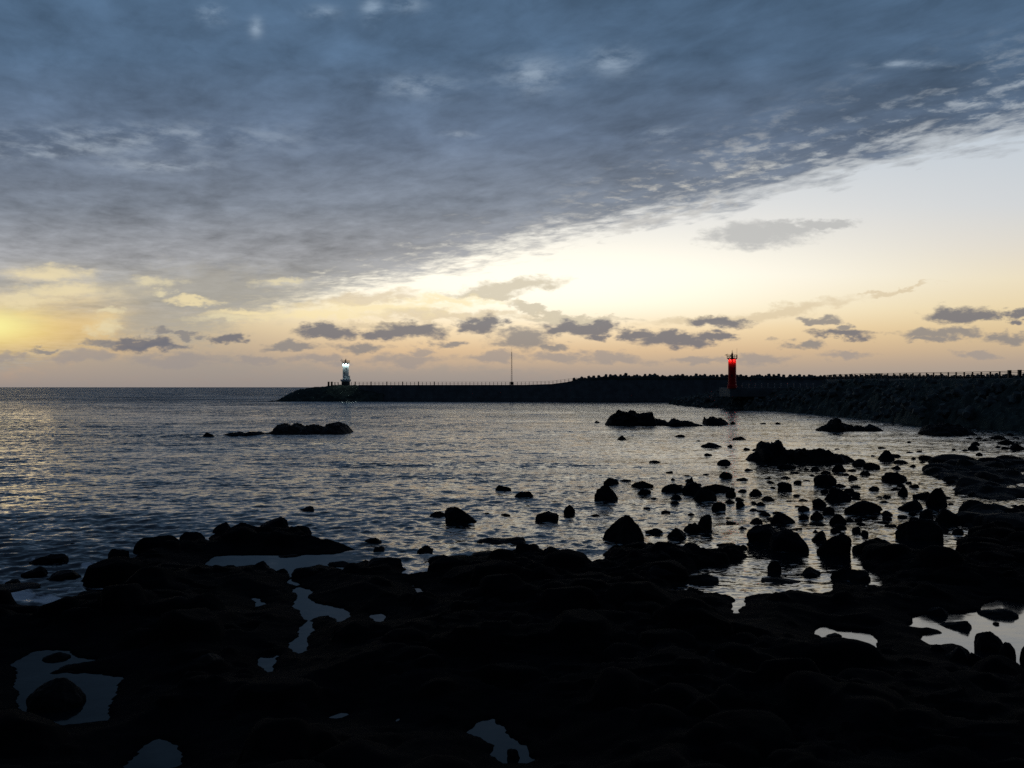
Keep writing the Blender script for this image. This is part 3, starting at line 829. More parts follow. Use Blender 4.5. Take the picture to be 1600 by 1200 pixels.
def place_words(px, py, w_, h_):
    size = 'tiny' if w_ < 12 else 'small' if w_ < 20 else 'mid-sized'
    ar = h_ / w_
    shp = 'flat' if ar < 0.33 else 'low' if ar < 0.5 else 'rounded' if ar < 0.68 else 'upright'
    ank = sorted(ANCH, key=lambda a: math.hypot(a[0] - px, 2.0 * (a[1] - (py - h_ / 2))))
    def rel(a):
        ddx, ddy = px - a[0], (py - h_ / 2) - a[1]
        if abs(ddx) > 2.2 * abs(ddy): return 'left of' if ddx < 0 else 'right of'
        if abs(ddx) < 0.6 * abs(ddy): return 'behind' if ddy < 0 else 'in front of'
        return ('behind and ' if ddy < 0 else 'in front and ') + ('left of' if ddx < 0 else 'right of')
    base = f"{size} {shp} rock {rel(ank[0])} the {ank[0][2]}"
    cand = [base] + [f"{base} and {rel(q)} the {q[2]}" for q in ank[1:6]]
    cand += [f"{size} {shp} rock {rel(p)} the {p[2]} and {rel(q)} the {q[2]}" for p in ank[1:4] for q in ank[2:7] if p is not q]
    for s_ in cand:
        if s_ not in used and len(s_.split()) <= 16:
            used.add(s_)
            return s_
    return base


r5 = random.Random(404)
taken = [(a[0], a[1], a[2]) for a in BIG] + [(a[0], a[1], a[2]) for a in SMALL]
n5 = 0
while n5 < 85:
    px, py = r5.uniform(1000, 1600), r5.uniform(690, 838)
    if py > 800 and px > 1495 or px < 1150 and py < 735 or 1440 < px and 708 < py < 785: continue
    w_ = r5.uniform(7, 13) + (py - 690) / 150 * r5.uniform(2, 12)
    if any(abs(px - q[0]) < (w_ + q[2]) * 0.42 and abs(py - q[1]) < 5 for q in taken): continue
    near_ = min(math.hypot(px - q[0], 3 * (py - q[1])) for q in taken)
    if near_ > 34 and r5.random() < 0.6: continue
    SMALL.append((round(px), round(py), round(w_), max(2, round(w_ * r5.uniform(0.25, 0.55)))))
    taken.append((px, py, w_))
    n5 += 1
for k, (px, py, w_, h_) in enumerate(SMALL):
    rr = random.Random(k * 31 + 5)
    rock(px, py, w_, h_, place_words(px, py, w_, h_), rr.uniform(-0.25, 0.25), rr.choice((0, 0, 0.15, 0.3)), rr.choice((0, 0.1, 0.25)))

# boulders resting on the ledges and in the tide pools
SHELF = [
    (598, 894, 60, 27, 'large flat-topped boulder on the shore edge beside the dark channel', 0.1, 0.4),
    (405, 895, 36, 22, 'round boulder on the bank of the dark channel', 0.0, 0.1),
    (438, 898, 22, 12, 'small boulder at the bend of the dark channel', 0.0, 0.1),
    (478, 906, 44, 24, 'boulder jutting into the dark channel mouth', -0.1, 0.3),
    (512, 902, 40, 20, 'broad boulder behind the one jutting into the channel mouth', 0.0, 0.2),
    (505, 976, 44, 14, 'low boulder lying across the lower end of the channel', 0.2, 0.1),
    (826, 872, 44, 27, 'steep boulder on the shore edge short of the egg-shaped boulder', -0.1, 0.2),
    (860, 876, 38, 26, 'rounded boulder beside the steep one on the shore edge', 0.1, 0.1),
    (700, 885, 62, 20, 'low broad boulder on the shore edge below the wedge boulder', 0.0, 0.2),
    (765, 878, 66, 18, 'long low boulder on the shore edge before the steep boulder', 0.0, 0.3),
    (1032, 912, 64, 32, 'big block at the corner of the bright cove', 0.0, 0.4),
    (1095, 912, 56, 18, 'low hump on the near bank of the bright cove', 0.1, 0.1),
    (1218, 912, 60, 10, 'flat slab on the near bank of the bright cove', 0.0, 0.3),
    (1310, 904, 26, 22, 'knob on the lump at the far end of the bright cove', 0.0, 0.1),
    (1332, 908, 52, 22, 'rounded lump at the far end of the bright cove', 0.1, 0.1),
    (1380, 862, 54, 26, 'craggy boulder at the end of the wide black ledge', -0.1, 0.2),
    (428, 832, 44, 28, 'tallest boulder on the boulder-topped ledge', 0.1, 0.2),
    (470, 838, 32, 20, 'pointed boulder beside the tallest one on the ledge', -0.1, 0.0),
    (378, 834, 48, 20, 'sloping boulder on the ledge leading up to the tallest one', 0.1, 0.1),
    (346, 832, 34, 19, 'smooth flat boulder on the ledge beyond the sloping one', 0.0, 0.3),
    (300, 848, 38, 20, 'ragged boulder at the seaward corner of the ledge', 0.0, 0.2),
    (184, 874, 34, 21, 'sea-worn boulder where the ledge meets the foaming bay', 0.0, 0.1),
    (236, 866, 32, 18, 'lumpy boulder on the ledge beside white foam', 0.0, 0.1),
    (1493, 983, 46, 17, 'oval stone lying in the pale tide pool', 0.2, 0.1),
    (1556, 976, 10, 6, 'tiny stone alone in the pale tide pool', 0.0, 0.2),
    (1452, 990, 40, 12, 'low ragged stone awash at the edge of the pale tide pool', 0.0, 0.1),
    (1545, 1018, 42, 38, 'round-headed boulder standing before the pale tide pool', 0.0, 0.1),
    (1573, 1034, 26, 36, 'upright boulder leaning on the round-headed one by the pale pool', 0.1, 0.2),
    (1528, 1042, 30, 26, 'stump-like boulder under the round-headed one by the pale pool', 0.0, 0.3),
    (1490, 1040, 46, 36, 'domed boulder on the near bank of the pale tide pool', 0.1, 0.1),
    (1464, 1028, 30, 26, 'smaller domed boulder next to the domed one by the pale pool', 0.0, 0.1),
    (1604, 1034, 26, 34, 'boulder at the far corner of the pale tide pool, cut by the frame', 0.0, 0.2),
    (1465, 964, 34, 18, 'block on the far bank of the pale tide pool', 0.2, 0.3),
    (1560, 966, 56, 16, 'long slab on the far bank of the pale tide pool', 0.2, 0.2),
    (88, 1112, 82, 60, 'great round boulder filling the middle of the dim tide pool', 0.0, 0.1),
    (87, 1034, 38, 18, 'oval stone at the far side of the dim tide pool', 0.1, 0.1),
    (118, 1053, 60, 14, 'low ridge of rock reaching into the dim tide pool', 0.2, 0.1),
    (1300, 996, 30, 8, 'thin stone awash in the grey tide pool', 0.2, 0.1),
    (1325, 1006, 22, 6, 'splinter of stone in the middle of the grey tide pool', 0.2, 0.1),
    (352, 895, 62, 9, 'flat stone on the near bank of the wide dark pool', 0.1, 0.3),
    (532, 886, 40, 11, 'low stone awash where the wide dark pool narrows', -0.1, 0.2),
    (452, 872, 36, 7, 'thin stone awash on the far side of the wide dark pool', 0.2, 0.1),
    (803, 1186, 22, 20, 'small stone beside the nearest tide pool', 0.0, 0.1),
    (660, 1030, 70, 40, 'worn boulder on the dark shelf between the channel and the cove', 0.0, 0.1),
    (930, 980, 90, 44, 'wide boulder on the dark shelf below the egg-shaped boulder', 0.0, 0.2),
    (330, 1060, 80, 46, 'worn boulder on the dark shelf beside the dim tide pool', 0.1, 0.1),
    (1120, 1060, 90, 50, 'big boulder on the dark shelf short of the grey tide pool', 0.0, 0.2),
]
for (px, py, w_, h_, lab, sk, fl) in SHELF:
    rock(px, py, w_, h_, lab, sk, 0.0, fl, cat='boulder', name='boulder', group='boulders on the shore and in its pools', cuts=3 if 'round' in lab or 'oval' in lab else None)


# ------------------------------------------------------------------ reefs
def reef(prof, base, depth, label, seed, name='reef', amp=0.12, ybase=None):
    """an outcrop whose skyline follows prof (photo pixels), standing at the waterline row base"""
    dist = at(800, base).y
    yc = dist + depth * 0.45
    sh = F * EYE * (1 / dist - 1 / yc)
    x0, x1 = prof[0][0] - 4, prof[-1][0] + 4
    nu = max(40, int((x1 - x0) * 1.6))
    nv = 34
    us = np.linspace(x0, x1, nu)
    ph = np.interp(us, [p[0] for p in prof], [p[1] for p in prof])
    hm = np.maximum((base - sh * 0.8 - ph), 0.5) / F * yc
    hm = np.where((us < prof[0][0]) | (us > prof[-1][0]), -0.3, hm)
    xw = (us - 800) / F * yc
    vs = np.linspace(-1, 1, nv)
    ctr = xw.mean()
    X = xw[:, None] - ctr + np.zeros((1, nv))
    wid = 0.55 + 0.45 * np.clip(hm / max(hm.max(), 0.1), 0, 1)
    r = np.random.default_rng(seed)
    Y = (vs[None, :] * 0.5 * depth) * wid[:, None] + 0.25 * depth * fnoise(X + seed, np.zeros_like(X), depth * 0.6, seed)
    sh_ = np.clip(1 - np.abs(vs) ** 2.6, 0, 1)[None, :]
    n = fnoise(X + 31 * seed, Y, max(1.2, depth * 0.35), seed, 5, 0.6)
    blk = np.floor((vnoise(X + 5 * seed, Y, max(0.8, depth * 0.2), seed + 9) + 0.5) * 3.99) / 3.0 - 0.5
    hh = np.clip(hm, 0, None)[:, None]
    amp_ = np.where(np.abs(vs)[None, :] < 0.22, amp, 0.5)
    Z = hm[:, None] * sh_ + hh * (n * amp_ + 0.28 * blk * (amp_ + 0.1)) * sh_ - 0.35 * (1 - sh_) - 0.05
    Z = Z + (0.05 + 0.22 * hh) * fnoise(X + 3 * seed, Y, 0.9, seed + 21, 3, 0.7) * sh_ * (hh > 0)
    Y = Y + hh * 0.3 * fnoise(X, Z * 2 + Y, 1.0, seed + 4)
    me = np_mesh(name, np.stack([X, Y, Z], -1).reshape(-1, 3), grid_faces(nu, nv), smooth=False)
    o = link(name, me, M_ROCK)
    o.location = (ctr, yc, 0)
    return tag(o, label, 'reef', 'reefs off the shore')


reef([(945, 663), (953, 651), (960, 648), (968, 645), (974, 643), (985, 642), (993, 644), (996, 647), (1003, 646), (1018, 645), (1021, 654), (1030, 655), (1036, 656), (1042, 660)], 665, 8.0, 'square-topped reef standing highest in the bright water', 1)
reef([(1042, 661), (1050, 657), (1055, 655), (1065, 657), (1075, 658), (1085, 661), (1098, 664)], 667, 5.0, 'low rough reef next to the square-topped reef', 2)
reef([(1100, 661), (1102, 654), (1106, 655), (1111, 652), (1116, 654), (1121, 655), (1128, 655), (1134, 658), (1138, 661)], 664, 5.0, 'short stepped reef below the red lighthouse', 3)
reef([(1276, 669), (1283, 665), (1292, 663), (1296, 657), (1300, 655), (1304, 656), (1308, 657), (1312, 660), (1320, 662), (1328, 665), (1332, 668), (1335, 664), (1342, 664), (1347, 668), (1352, 665), (1358, 663), (1368, 667), (1372, 671), (1379, 674)], 674, 6.0, 'lumpy reef with one high knob, in front of the rubble breakwater', 4)
reef([(1447, 674), (1455, 669), (1465, 665), (1480, 664), (1500, 666), (1512, 671), (1518, 673), (1524, 679)], 682, 9.0, 'whaleback reef close under the rubble breakwater', 5)
reef([(1164, 720), (1170, 714), (1176, 708), (1183, 706), (1185, 693), (1192, 690), (1200, 693), (1206, 695), (1215, 691), (1220, 698), (1230, 700), (1240, 704), (1250, 709), (1256, 716)], 721, 3.4, 'higher end of the long jagged reef, with blunt twin tops', 6, amp=0.2)
reef([(1238, 714), (1244, 704), (1250, 702), (1258, 706), (1266, 703), (1278, 704), (1290, 705), (1300, 711), (1307, 709), (1318, 711), (1326, 715), (1336, 721)], 723, 3.0, 'lower tail of the long jagged reef, thinning out towards the holed reef', 16, amp=0.3)
reef([(342, 681), (352, 678), (362, 676), (372, 675), (382, 677), (392, 674), (402, 675), (412, 678), (422, 679)], 682, 6.0, 'low outlying piece of the long seaward reef', 8)
reef([(415, 678), (425, 674), (433, 671), (437, 671), (440, 664), (446, 663), (452, 665), (458, 667), (462, 663), (468, 664), (475, 669), (485, 665), (493, 664), (503, 666), (510, 668), (512, 663), (518, 662), (527, 663), (536, 665), (541, 669), (548, 676)], 680, 12.0, 'long seaward reef, highest and darkest on the open water', 9, amp=0.05)
reef([(740, 849), (750, 842), (765, 840), (785, 841), (800, 840), (818, 838), (824, 848)], 853, 2.4, 'low reef awash just off the shore edge', 10)


def island(poly, holes, label, seed, hmax, res=0.12, name='reef', group='reefs off the shore', bumps=()):
    pl = poly_px(poly, 0.15)
    hs = [poly_px(h, 0.0) for h in holes]
    c = pl.mean(0)
    x0, y0 = pl.min(0) - 1.0
    x1, y1 = pl.max(0) + 1.0
    xs, ys = np.arange(x0, x1, res), np.arange(y0, y1, res)
    X, Y = np.meshgrid(xs, ys, indexing='ij')
    dd = sdf(X, Y, pl)
    for h in hs:
        dd = np.minimum(dd, -sdf(X, Y, h))
    dd = dd + 1.1 * fnoise(X, Y, 2.2, seed, 5, 0.65)
    H = np.where(dd > 0, hmax * (1 - np.exp(-np.clip(dd, 0, None) / 0.7)) * np.clip(0.75 + 1.1 * fnoise(X, Y, 3.0, seed + 50, 3), 0.1, 1.4), np.maximum(dd * 0.8, -0.7))
    H += np.where(dd > 0, 0.55 * hmax * fnoise(X, Y, 2.2, seed + 5, 5, 0.6) * np.clip(dd, 0, 1), 0)
    r = np.random.default_rng(seed)
    b0 = H.copy()
    for k in range(420):
        bx, by = r.uniform(x0, x1), r.uniform(y0, y1)
        i, j = int((bx - x0) / res), int((by - y0) / res)
        if i >= H.shape[0] or j >= H.shape[1] or dd[i, j] < 0.25: continue
        rad = 0.25 + 0.8 * r.random() ** 3
        stamp(X, Y, H, x0, y0, res, bx, by, rad, rad * r.uniform(0.4, 0.7), b0[i, j] - 0.05, r.uniform(0.6, 1.1), r.uniform(0, 3))
    for (bx_, by_, rad, hz) in bumps:
        p = at(bx_, by_)
        stamp(X, Y, H, x0, y0, res, p.x, p.y, rad, hz, 0.1, 0.8, 0.0)
    V_ = np.stack([X - c[0], Y - c[1], H], -1).reshape(-1, 3)
    F_ = grid_faces(*X.shape)
    keep = H.reshape(-1)[F_].max(1) > -0.6
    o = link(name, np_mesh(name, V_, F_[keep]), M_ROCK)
    o.location = (c[0], c[1], 0)
    return tag(o, label, 'reef', group)


island([(1450, 736), (1462, 728), (1478, 722), (1500, 720), (1530, 726), (1545, 722), (1575, 720), (1600, 722), (1700, 718), (1900, 720), (1900, 770), (1700, 778), (1600, 773), (1575, 779), (1555, 777), (1535, 772), (1510, 768), (1492, 760), (1476, 748)],
       [[(1559, 733), (1568, 730), (1572, 732), (1562, 735)], [(1518, 749), (1530, 747), (1534, 751), (1522, 753)], [(1587, 742), (1600, 736), (1612, 738), (1600, 744)], [(1570, 764), (1581, 758), (1583, 764), (1576, 767)]],
       'wide holed reef running out of the frame below the rubble breakwater', 21, 0.42, bumps=((1492, 724, 1.6, 0.62), (1545, 726, 0.9, 0.5), (1578, 724, 1.0, 0.55), (1465, 734, 0.9, 0.35), (1510, 730, 1.4, 0.5)))
island([(1498, 808), (1510, 804), (1512, 797), (1530, 797), (1545, 800), (1560, 803), (1580, 803), (1600, 810), (1640, 812), (1640, 820), (1588, 821), (1560, 819), (1530, 819), (1508, 817)],
       [], 'ragged flat ledge between the holed reef and the broad domed boulder', 33, 0.36, 0.08, bumps=((1521, 802, 0.55, 0.55), (1545, 806, 0.8, 0.45), (1575, 808, 0.5, 0.4)))


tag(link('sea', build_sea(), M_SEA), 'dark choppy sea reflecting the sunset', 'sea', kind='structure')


# ------------------------------------------------------------------ tetrapods
def tetra_mesh(s):
    bm = bmesh.new()
    for v in ((0, 0, 1), (0.943, 0, -0.333), (-0.471, 0.816, -0.333), (-0.471, -0.816, -0.333)):
        add_tube(bm, (0, 0, 0), Vector(v) * s, 0.62 * s, 0.42 * s, 10)
    me = bpy.data.meshes.new('tetrapod')
    bm.to_mesh(me)
    bm.free()
    me.materials.append(M_TETRA)
    return me


TET = tetra_mesh(1.45)
TETN = tetra_mesh(1.05)


def tetrapods(pts, label, group, me):
    first = None
    rr = random.Random(99)
    for (x, y, z) in pts:
        if first is None:
            o = link('tetrapod', me)
            tag(o, label, 'tetrapod', group)
            first = o
        else:
            o = first.copy()
            COL.objects.link(o)
        o.location = (x, y, z)
        o.rotation_euler = (rr.uniform(-0.8, 0.8), rr.uniform(-0.8, 0.8), rr.uniform(0, 6.28))
        s_ = rr.uniform(0.85, 1.15)
        o.scale = (s_, s_, s_)


# ------------------------------------------------------------------ the far breakwater
FY = 353.0
PXM = FY / F     # metres per photo pixel there
fx = lambda px: (px - 800) * PXM
fz = lambda py, D=FY: EYE + (HZ - py) / F * D
far = empty('breakwater', (fx(700), FY, 0))
tag(far, 'long low concrete breakwater carrying the white lighthouse and the mast', 'breakwater')
# caisson wall with its deck; the deck climbs at the shoreward end
sec = [(560, 601.5), (820, 601.3), (862, 600.0), (885, 597.0), (905, 594.5), (960, 594), (1700, 594)]
bm = bmesh.new()
prev = None
for px, py in sec:
    x = fx(px) - far.location.x
    z = fz(py)
    ring = [bm.verts.new((x, -0.6, -1.0)), bm.verts.new((x, -0.6, 1.6)), bm.verts.new((x, 0.2, 1.7)), bm.verts.new((x, 0.5, z)), bm.verts.new((x, 9.0, z)), bm.verts.new((x, 9.0, -1.0))]
    if prev:
        for k in range(5):
            bm.faces.new((prev[k], prev[k + 1], ring[k + 1], ring[k]))
    else:
        bm.faces.new(ring)
    prev = ring
bm.faces.new(list(reversed(prev)))
bmesh.ops.recalc_face_normals(bm, faces=bm.faces)
bm_obj('caisson_wall', bm, M_CONC, far)
# rubble mound round the head
nu, nv = 150, 60
us, vs = np.linspace(fx(424), fx(600), nu), np.linspace(FY - 9, FY + 34, nv)
X, Y = np.meshgrid(us, vs, indexing='ij')
top = np.interp((X / PXM + 800), [424, 432, 445, 460, 480, 488, 495, 510, 560, 575, 600], [627, 624.5, 617, 610, 605.5, 604, 605, 602.2, 602, 603.5, 612])
hz = EYE + (HZ - top) / F * FY
dv = np.minimum((Y - (FY - 7)) / 9.5, (FY + 33 - Y) / 12.0)
Z = np.clip(hz, -2, None) * np.clip(dv, -0.3, 1.0)
Z = Z + 2.2 * fnoise(X, Y, 3.2, 61, 3, 0.6) * np.clip(1.2 - dv, 0.25, 1) + 0.7 * np.abs(fnoise(X, Y, 1.6, 63, 2))
me = np_mesh('rubble_mound', np.stack([X - far.location.x, Y - FY, Z - 0.3], -1).reshape(-1, 3), grid_faces(nu, nv), smooth=False)
link('rubble_mound', me, M_RUBBLE, far)

# armoured seaward wall rising behind
arm = empty('seawall', (fx(1000), FY + 16, 0))
tag(arm, 'higher armoured seawall topped with tetrapods behind the breakwater', 'seawall')
nu, nv = 260, 30
us, vs = np.linspace(fx(868), fx(1720), nu), np.linspace(FY + 9.2, FY + 44, nv)
X, Y = np.meshgrid(us, vs, indexing='ij')
crest_px = [860, 880, 900, 920, 940, 955, 1000, 1100, 1250, 1400, 1720]
crest_py = [604, 599, 592.5, 590, 588, 587.2, 587.4, 587.6, 587.6, 587.4, 587.0]
top = np.interp(X / (FY + 16) * F + 800, crest_px, crest_py)
hz = EYE + (HZ - top) / F * (FY + 16)
dv = np.minimum((Y - (FY + 8)) / 5.0, (FY + 44 - Y) / 24.0)
Z = hz * np.clip(dv, 0, 1.0) + 0.6 * fnoise(X, Y, 2.5, 81, 3, 0.6) - 0.3
me = np_mesh('armour_slope', np.stack([X - arm.location.x, Y - arm.location.y, Z], -1).reshape(-1, 3), grid_faces(nu, nv), smooth=False)
link('armour_slope', me, M_RUBBLE, arm)
pts = []
rr = random.Random(17)
px = 898.0
while px < 1640:
    D = FY + 15 + rr.uniform(-1.5, 1.5)
    py = np.interp(px, crest_px, crest_py)
    pts.append(((px - 800) / F * D, D, EYE + (HZ - py) / F * D + rr.uniform(-1.15, -0.35)))
    px += rr.uniform(5.5, 9.5)
tetrapods(pts, 'grey concrete tetrapod in the row along the crest of the armoured seawall', 'tetrapods along the seawall crest', TET)


# ------------------------------------------------------------------ railings
def railing(name, pts, label, post_r, rails, hgt, mat, thick=(), rail_r=0.03):
    root = empty(name, pts[0])
    tag(root, label, 'railing')
    o0 = Vector(pts[0])
    bm = bmesh.new()
    add_box(bm, (0, 0, hgt / 2 - 0.1), (post_r * 2, post_r * 2, hgt + 0.2))
    pm = bpy.data.meshes.new('post')
    bm.to_mesh(pm); bm.free()
    pm.materials.append(mat)
    for k, p in enumerate(pts):
        o = link('post', pm, None, root)
        o.location = Vector(p) - o0
        if k in thick: o.scale = (2.2, 2.0, 1.15)
    for q in rails:
        bm = bmesh.new()
        for a, b_ in zip(pts, pts[1:]):
            add_tube(bm, Vector(a) - o0 + Vector((0, 0, q * hgt)), Vector(b_) - o0 + Vector((0, 0, q * hgt)), rail_r, None, 6)
        bm_obj('rail', bm, mat, root)
    return root


pts = []
px = 548.0
while px < 905:
    py = np.interp(px, [s_[0] for s_ in sec], [s_[1] for s_ in sec])
    pts.append((fx(px), FY + 1.2, fz(py)))
    px += 6.2
railing('railing', pts, 'thin metal railing along the deck between the white lighthouse and the seawall', 0.09, (0.5, 1.0), 1.25, M_DARK, thick=set(range(1, 22, 4)), rail_r=0.035)
pts = [(fx(p_), FY + 3.0, fz(602.6)) for p_ in (511, 516, 521, 526)]
railing('railing', pts, 'short run of posts on the rubble head beyond the white lighthouse', 0.16, (0.95,), 1.5, M_DARK, thick=(0, 1))

# ------------------------------------------------------------------ mast
mast = empty('lattice_mast', (fx(799.5), FY + 3.5, fz(601.2)))
tag(mast, 'thin lattice mast with a box at its foot on the breakwater deck', 'mast')
bm = bmesh.new()
hm_ = 16.4
legs = [(math.cos(a_), math.sin(a_)) for a_ in (0.5, 2.6, 4.7)]
nseg = 16
for k in range(3):
    add_tube(bm, (0.36 * legs[k][0], 0.36 * legs[k][1], 0), (0.14 * legs[k][0], 0.14 * legs[k][1], hm_ * 0.86), 0.05, 0.035, 6)
for i in range(nseg):
    z0, z1 = hm_ * 0.86 * i / nseg, hm_ * 0.86 * (i + 1) / nseg
    r0, r1 = 0.36 - 0.22 * i / nseg, 0.36 - 0.22 * (i + 1) / nseg
    for k in range(3):
        l0, l1 = legs[k], legs[(k + 1) % 3]
        add_tube(bm, (r0 * l0[0], r0 * l0[1], z0), (r1 * l1[0], r1 * l1[1], z1), 0.022, None, 5)
add_tube(bm, (0, 0, hm_ * 0.84), (0, 0, hm_), 0.04, 0.02, 6)
bm_obj('lattice', bm, M_DARK, mast)
bm = bmesh.new()
add_box(bm, (0, -0.7, 0.65), (1.3, 0.8, 1.3))
bmesh.ops.bevel(bm, geom=bm.edges, offset=0.04, segments=1, affect='EDGES')
bm_obj('equipment_box', bm, M_DARK, mast)


# ------------------------------------------------------------------ lighthouses
def lighthouse(loc, R, Ht, plinth, label, paint, lampmat, lcol, power, spire, porch, base_flare, side_mast):
    root = empty('lighthouse', loc)
    tag(root, label, 'lighthouse')
    # plinth and platform
    z = 0.0
    if plinth:
        bm = bmesh.new()
        add_lathe(bm, [(R * 1.45, -2.0), (R * 1.38, plinth * 0.55), (R * 1.30, plinth * 0.6)], 24)
        bm_obj('plinth', bm, M_BASE, root)
        bm = bmesh.new()
        add_lathe(bm, [(R * 1.25, plinth * 0.55), (R * 1.72, plinth * 0.72), (R * 1.74, plinth), (R * 1.05, plinth + 0.02)], 28)
        bm_obj('platform', bm, paint, root)
        z = plinth
    bm = bmesh.new()
    prof = [(R * 1.0, z - 0.1), (R * 1.0, z + Ht * 0.5), (R * 0.985, z + Ht)]
    if base_flare:
        prof = [(R * 1.22, z - 0.3), (R * 1.22, z + Ht * 0.05), (R * 1.08, z + Ht * 0.09), (R * 1.02, z + Ht * 0.12), (R, z + Ht * 0.5), (R * 0.985, z + Ht)]
    add_lathe(bm, prof, 32)
    tw = bm_obj('tower', bm, paint, root, smooth=False)
    # window slits and door of the tower
    for k, (zz, a_) in enumerate(((0.42, -1.9), (0.68, -1.2))):
        bm = bmesh.new()
        add_box(bm, (R * 0.99 * math.cos(a_), R * 0.99 * math.sin(a_), z + Ht * zz), (0.10, 0.34, 0.62), a_)
        bm_obj('window', bm, M_DARK, root)
    zt = z + Ht
    # gallery on brackets
    bm = bmesh.new()
    add_lathe(bm, [(R * 1.0, zt), (R * 1.10, zt + 0.10), (R * 1.32, zt + 0.28), (R * 1.34, zt + 0.38), (R * 1.26, zt + 0.40)], 28)
    g = bm_obj('gallery', bm, M_DARK, root)
    bm = bmesh.new()
    nb = 14
    for k in range(nb):
        a_ = 2 * math.pi * k / nb
        add_tube(bm, (R * 1.3 * math.cos(a_), R * 1.3 * math.sin(a_), zt + 0.42), (R * 1.3 * math.cos(a_), R * 1.3 * math.sin(a_), zt + 1.25), 0.035, None, 6)
        b2 = 2 * math.pi * (k + 1) / nb
        for q in (0.85, 1.25):
            add_tube(bm, (R * 1.3 * math.cos(a_), R * 1.3 * math.sin(a_), zt + q), (R * 1.3 * math.cos(b2), R * 1.3 * math.sin(b2), zt + q), 0.028, None, 6)
    bm_obj('guard_rail', bm, M_DARK, g)
    # lantern
    bm = bmesh.new()
    add_lathe(bm, [(0.34, zt + 0.42), (0.34, zt + 0.9), (0.26, zt + 1.0), (0.26, zt + 1.45), (0.34, zt + 1.5), (0.10, zt + 1.8), (0.05, zt + spire)], 14)
    bm_obj('lantern', bm, M_DARK, root)
    # solar panel / bracket that sticks out on one side
    bm = bmesh.new()
    add_tube(bm, (-R * 1.25, 0, zt + 0.5), (-R * 1.45, 0, zt + 1.35), 0.06, None, 6)
    add_box(bm, (-R * 1.5, 0, zt + 1.5), (0.75, 0.5, 0.09), 0.0)
    for v in bm.verts:
        if v.co.z > zt + 1.40 and v.co.x < -R * 1.2: v.co.z += (v.co.x + R * 1.5) * 0.9
    bm_obj('solar_panel', bm, M_DARK, root)
    bm = bmesh.new()
    add_tube(bm, (R * 0.2, 0, zt + 0.42), (-R * 0.55, 0, zt + 1.3), 0.05, None, 6)
    add_tube(bm, (-R * 0.75, 0, zt + 0.42), (R * 0.2, 0, zt + 2.0), 0.06, 0.04, 6)
    bm_obj('brace', bm, M_DARK, root)
    if side_mast:
        bm = bmesh.new()
        add_tube(bm, (R * 1.22, 0, zt + 0.4), (R * 1.22, 0, zt + side_mast), 0.045, 0.025, 6)
        bm_obj('antenna', bm, M_DARK, root)
    if porch:
        bm = bmesh.new()
        add_box(bm, (R * 1.12, -0.25, z + 0.72), (0.75, 0.9, 1.45))
        add_box(bm, (R * 1.14, -0.25, z + 1.51), (0.95, 1.05, 0.12))
        bm_obj('porch', bm, paint, root)
    # floodlights under the gallery, shining down the tower
    nl = 6
    for k in range(nl):
        a_ = 2 * math.pi * (k + 0.5) / nl + 0.31
        c, s_ = math.cos(a_), math.sin(a_)
        bm = bmesh.new()
        add_tube(bm, (R * 1.33 * c, R * 1.33 * s_, zt + 0.24), (R * 1.36 * c, R * 1.36 * s_, zt + 0.10), 0.06, 0.09, 8)
        bm_obj('floodlight', bm, lampmat, root)
        li = bpy.data.lights.new('flood_lamp', 'SPOT')
        li.energy = power
        li.color = lcol
        li.spot_size = math.radians(128 if porch else 100)
        li.spot_blend = 0.9
        li.shadow_soft_size = 0.25
        lo = bpy.data.objects.new('flood_lamp', li)
        COL.objects.link(lo)
        lo.parent = root
        lo.location = (R * 1.42 * c, R * 1.42 * s_, zt - 0.05)
        tilt = 0.5 if porch else 1.5
        dirv = Vector((-tilt * c, -tilt * s_, -1.0))
        lo.rotation_euler = (-dirv).to_track_quat('Z', 'Y').to_euler()
    return root


lighthouse((fx(535.8), FY + 6, fz(601.8)), 1.30, 6.9, 2.5, 'white lighthouse glowing under its gallery at the head of the far breakwater', M_WHITE, M_LAMPW, (0.80, 1.0, 0.96), 260.0, 2.1, True, False, None)
RD = 229.0
lighthouse(((1144 - 800) / F * RD, RD, EYE - 0.2 / F * RD), 1.08, 7.7, 0.0, 'red lighthouse glowing under its gallery on the rubble breakwater', M_RED, M_LAMPR, (1.0, 0.55, 0.45), 115.0, 2.6, False, True, 3.1)

# ------------------------------------------------------------------ the near rubble breakwater
nb = empty('breakwater', (75, 190, 0))
tag(nb, 'rubble breakwater running out from the coast to the red lighthouse', 'breakwater')
EDGE = np.array([(150, 40), (92, 70), (80, 92), (72, 112), (68.5, 123), (65, 132), (66, 149), (68, 177), (66.5, 200), (66, 216), (61, 232), (56.5, 250), (54.5, 275), (55.5, 292), (62, 298), (75, 285), (92, 255), (104, 215), (118, 170), (165, 110), (230, 60)], float)
xs, ys = np.arange(50, 150, 0.55), np.arange(60, 302, 0.7)
X, Y = np.meshgrid(xs, ys, indexing='ij')
dd = sdf(X, Y, EDGE) + 0.9 * fnoise(X, Y, 4.0, 101, 3, 0.6)
topz = np.interp(Y, [60, 130, 195, 206, 218, 240, 262, 290, 300], [7.2, 7.3, 7.9, 7.2, 5.6, 5.5, 4.6, 2.6, 1.0])
Hh = np.where(dd > 0, topz * np.clip(dd / 13.0, 0, 1) ** 0.8, np.maximum(dd * 0.6, -1.5))
slope = np.clip(1.25 - np.clip(dd, 0, None) / 13.0, 0.05, 1.0)
Hh += 2.4 * slope * fnoise(X, Y, 3.4, 111, 4, 0.66) * np.clip(dd + 0.6, 0, 1) + 0.6 * slope * np.abs(fnoise(X, Y, 1.6, 121, 2))
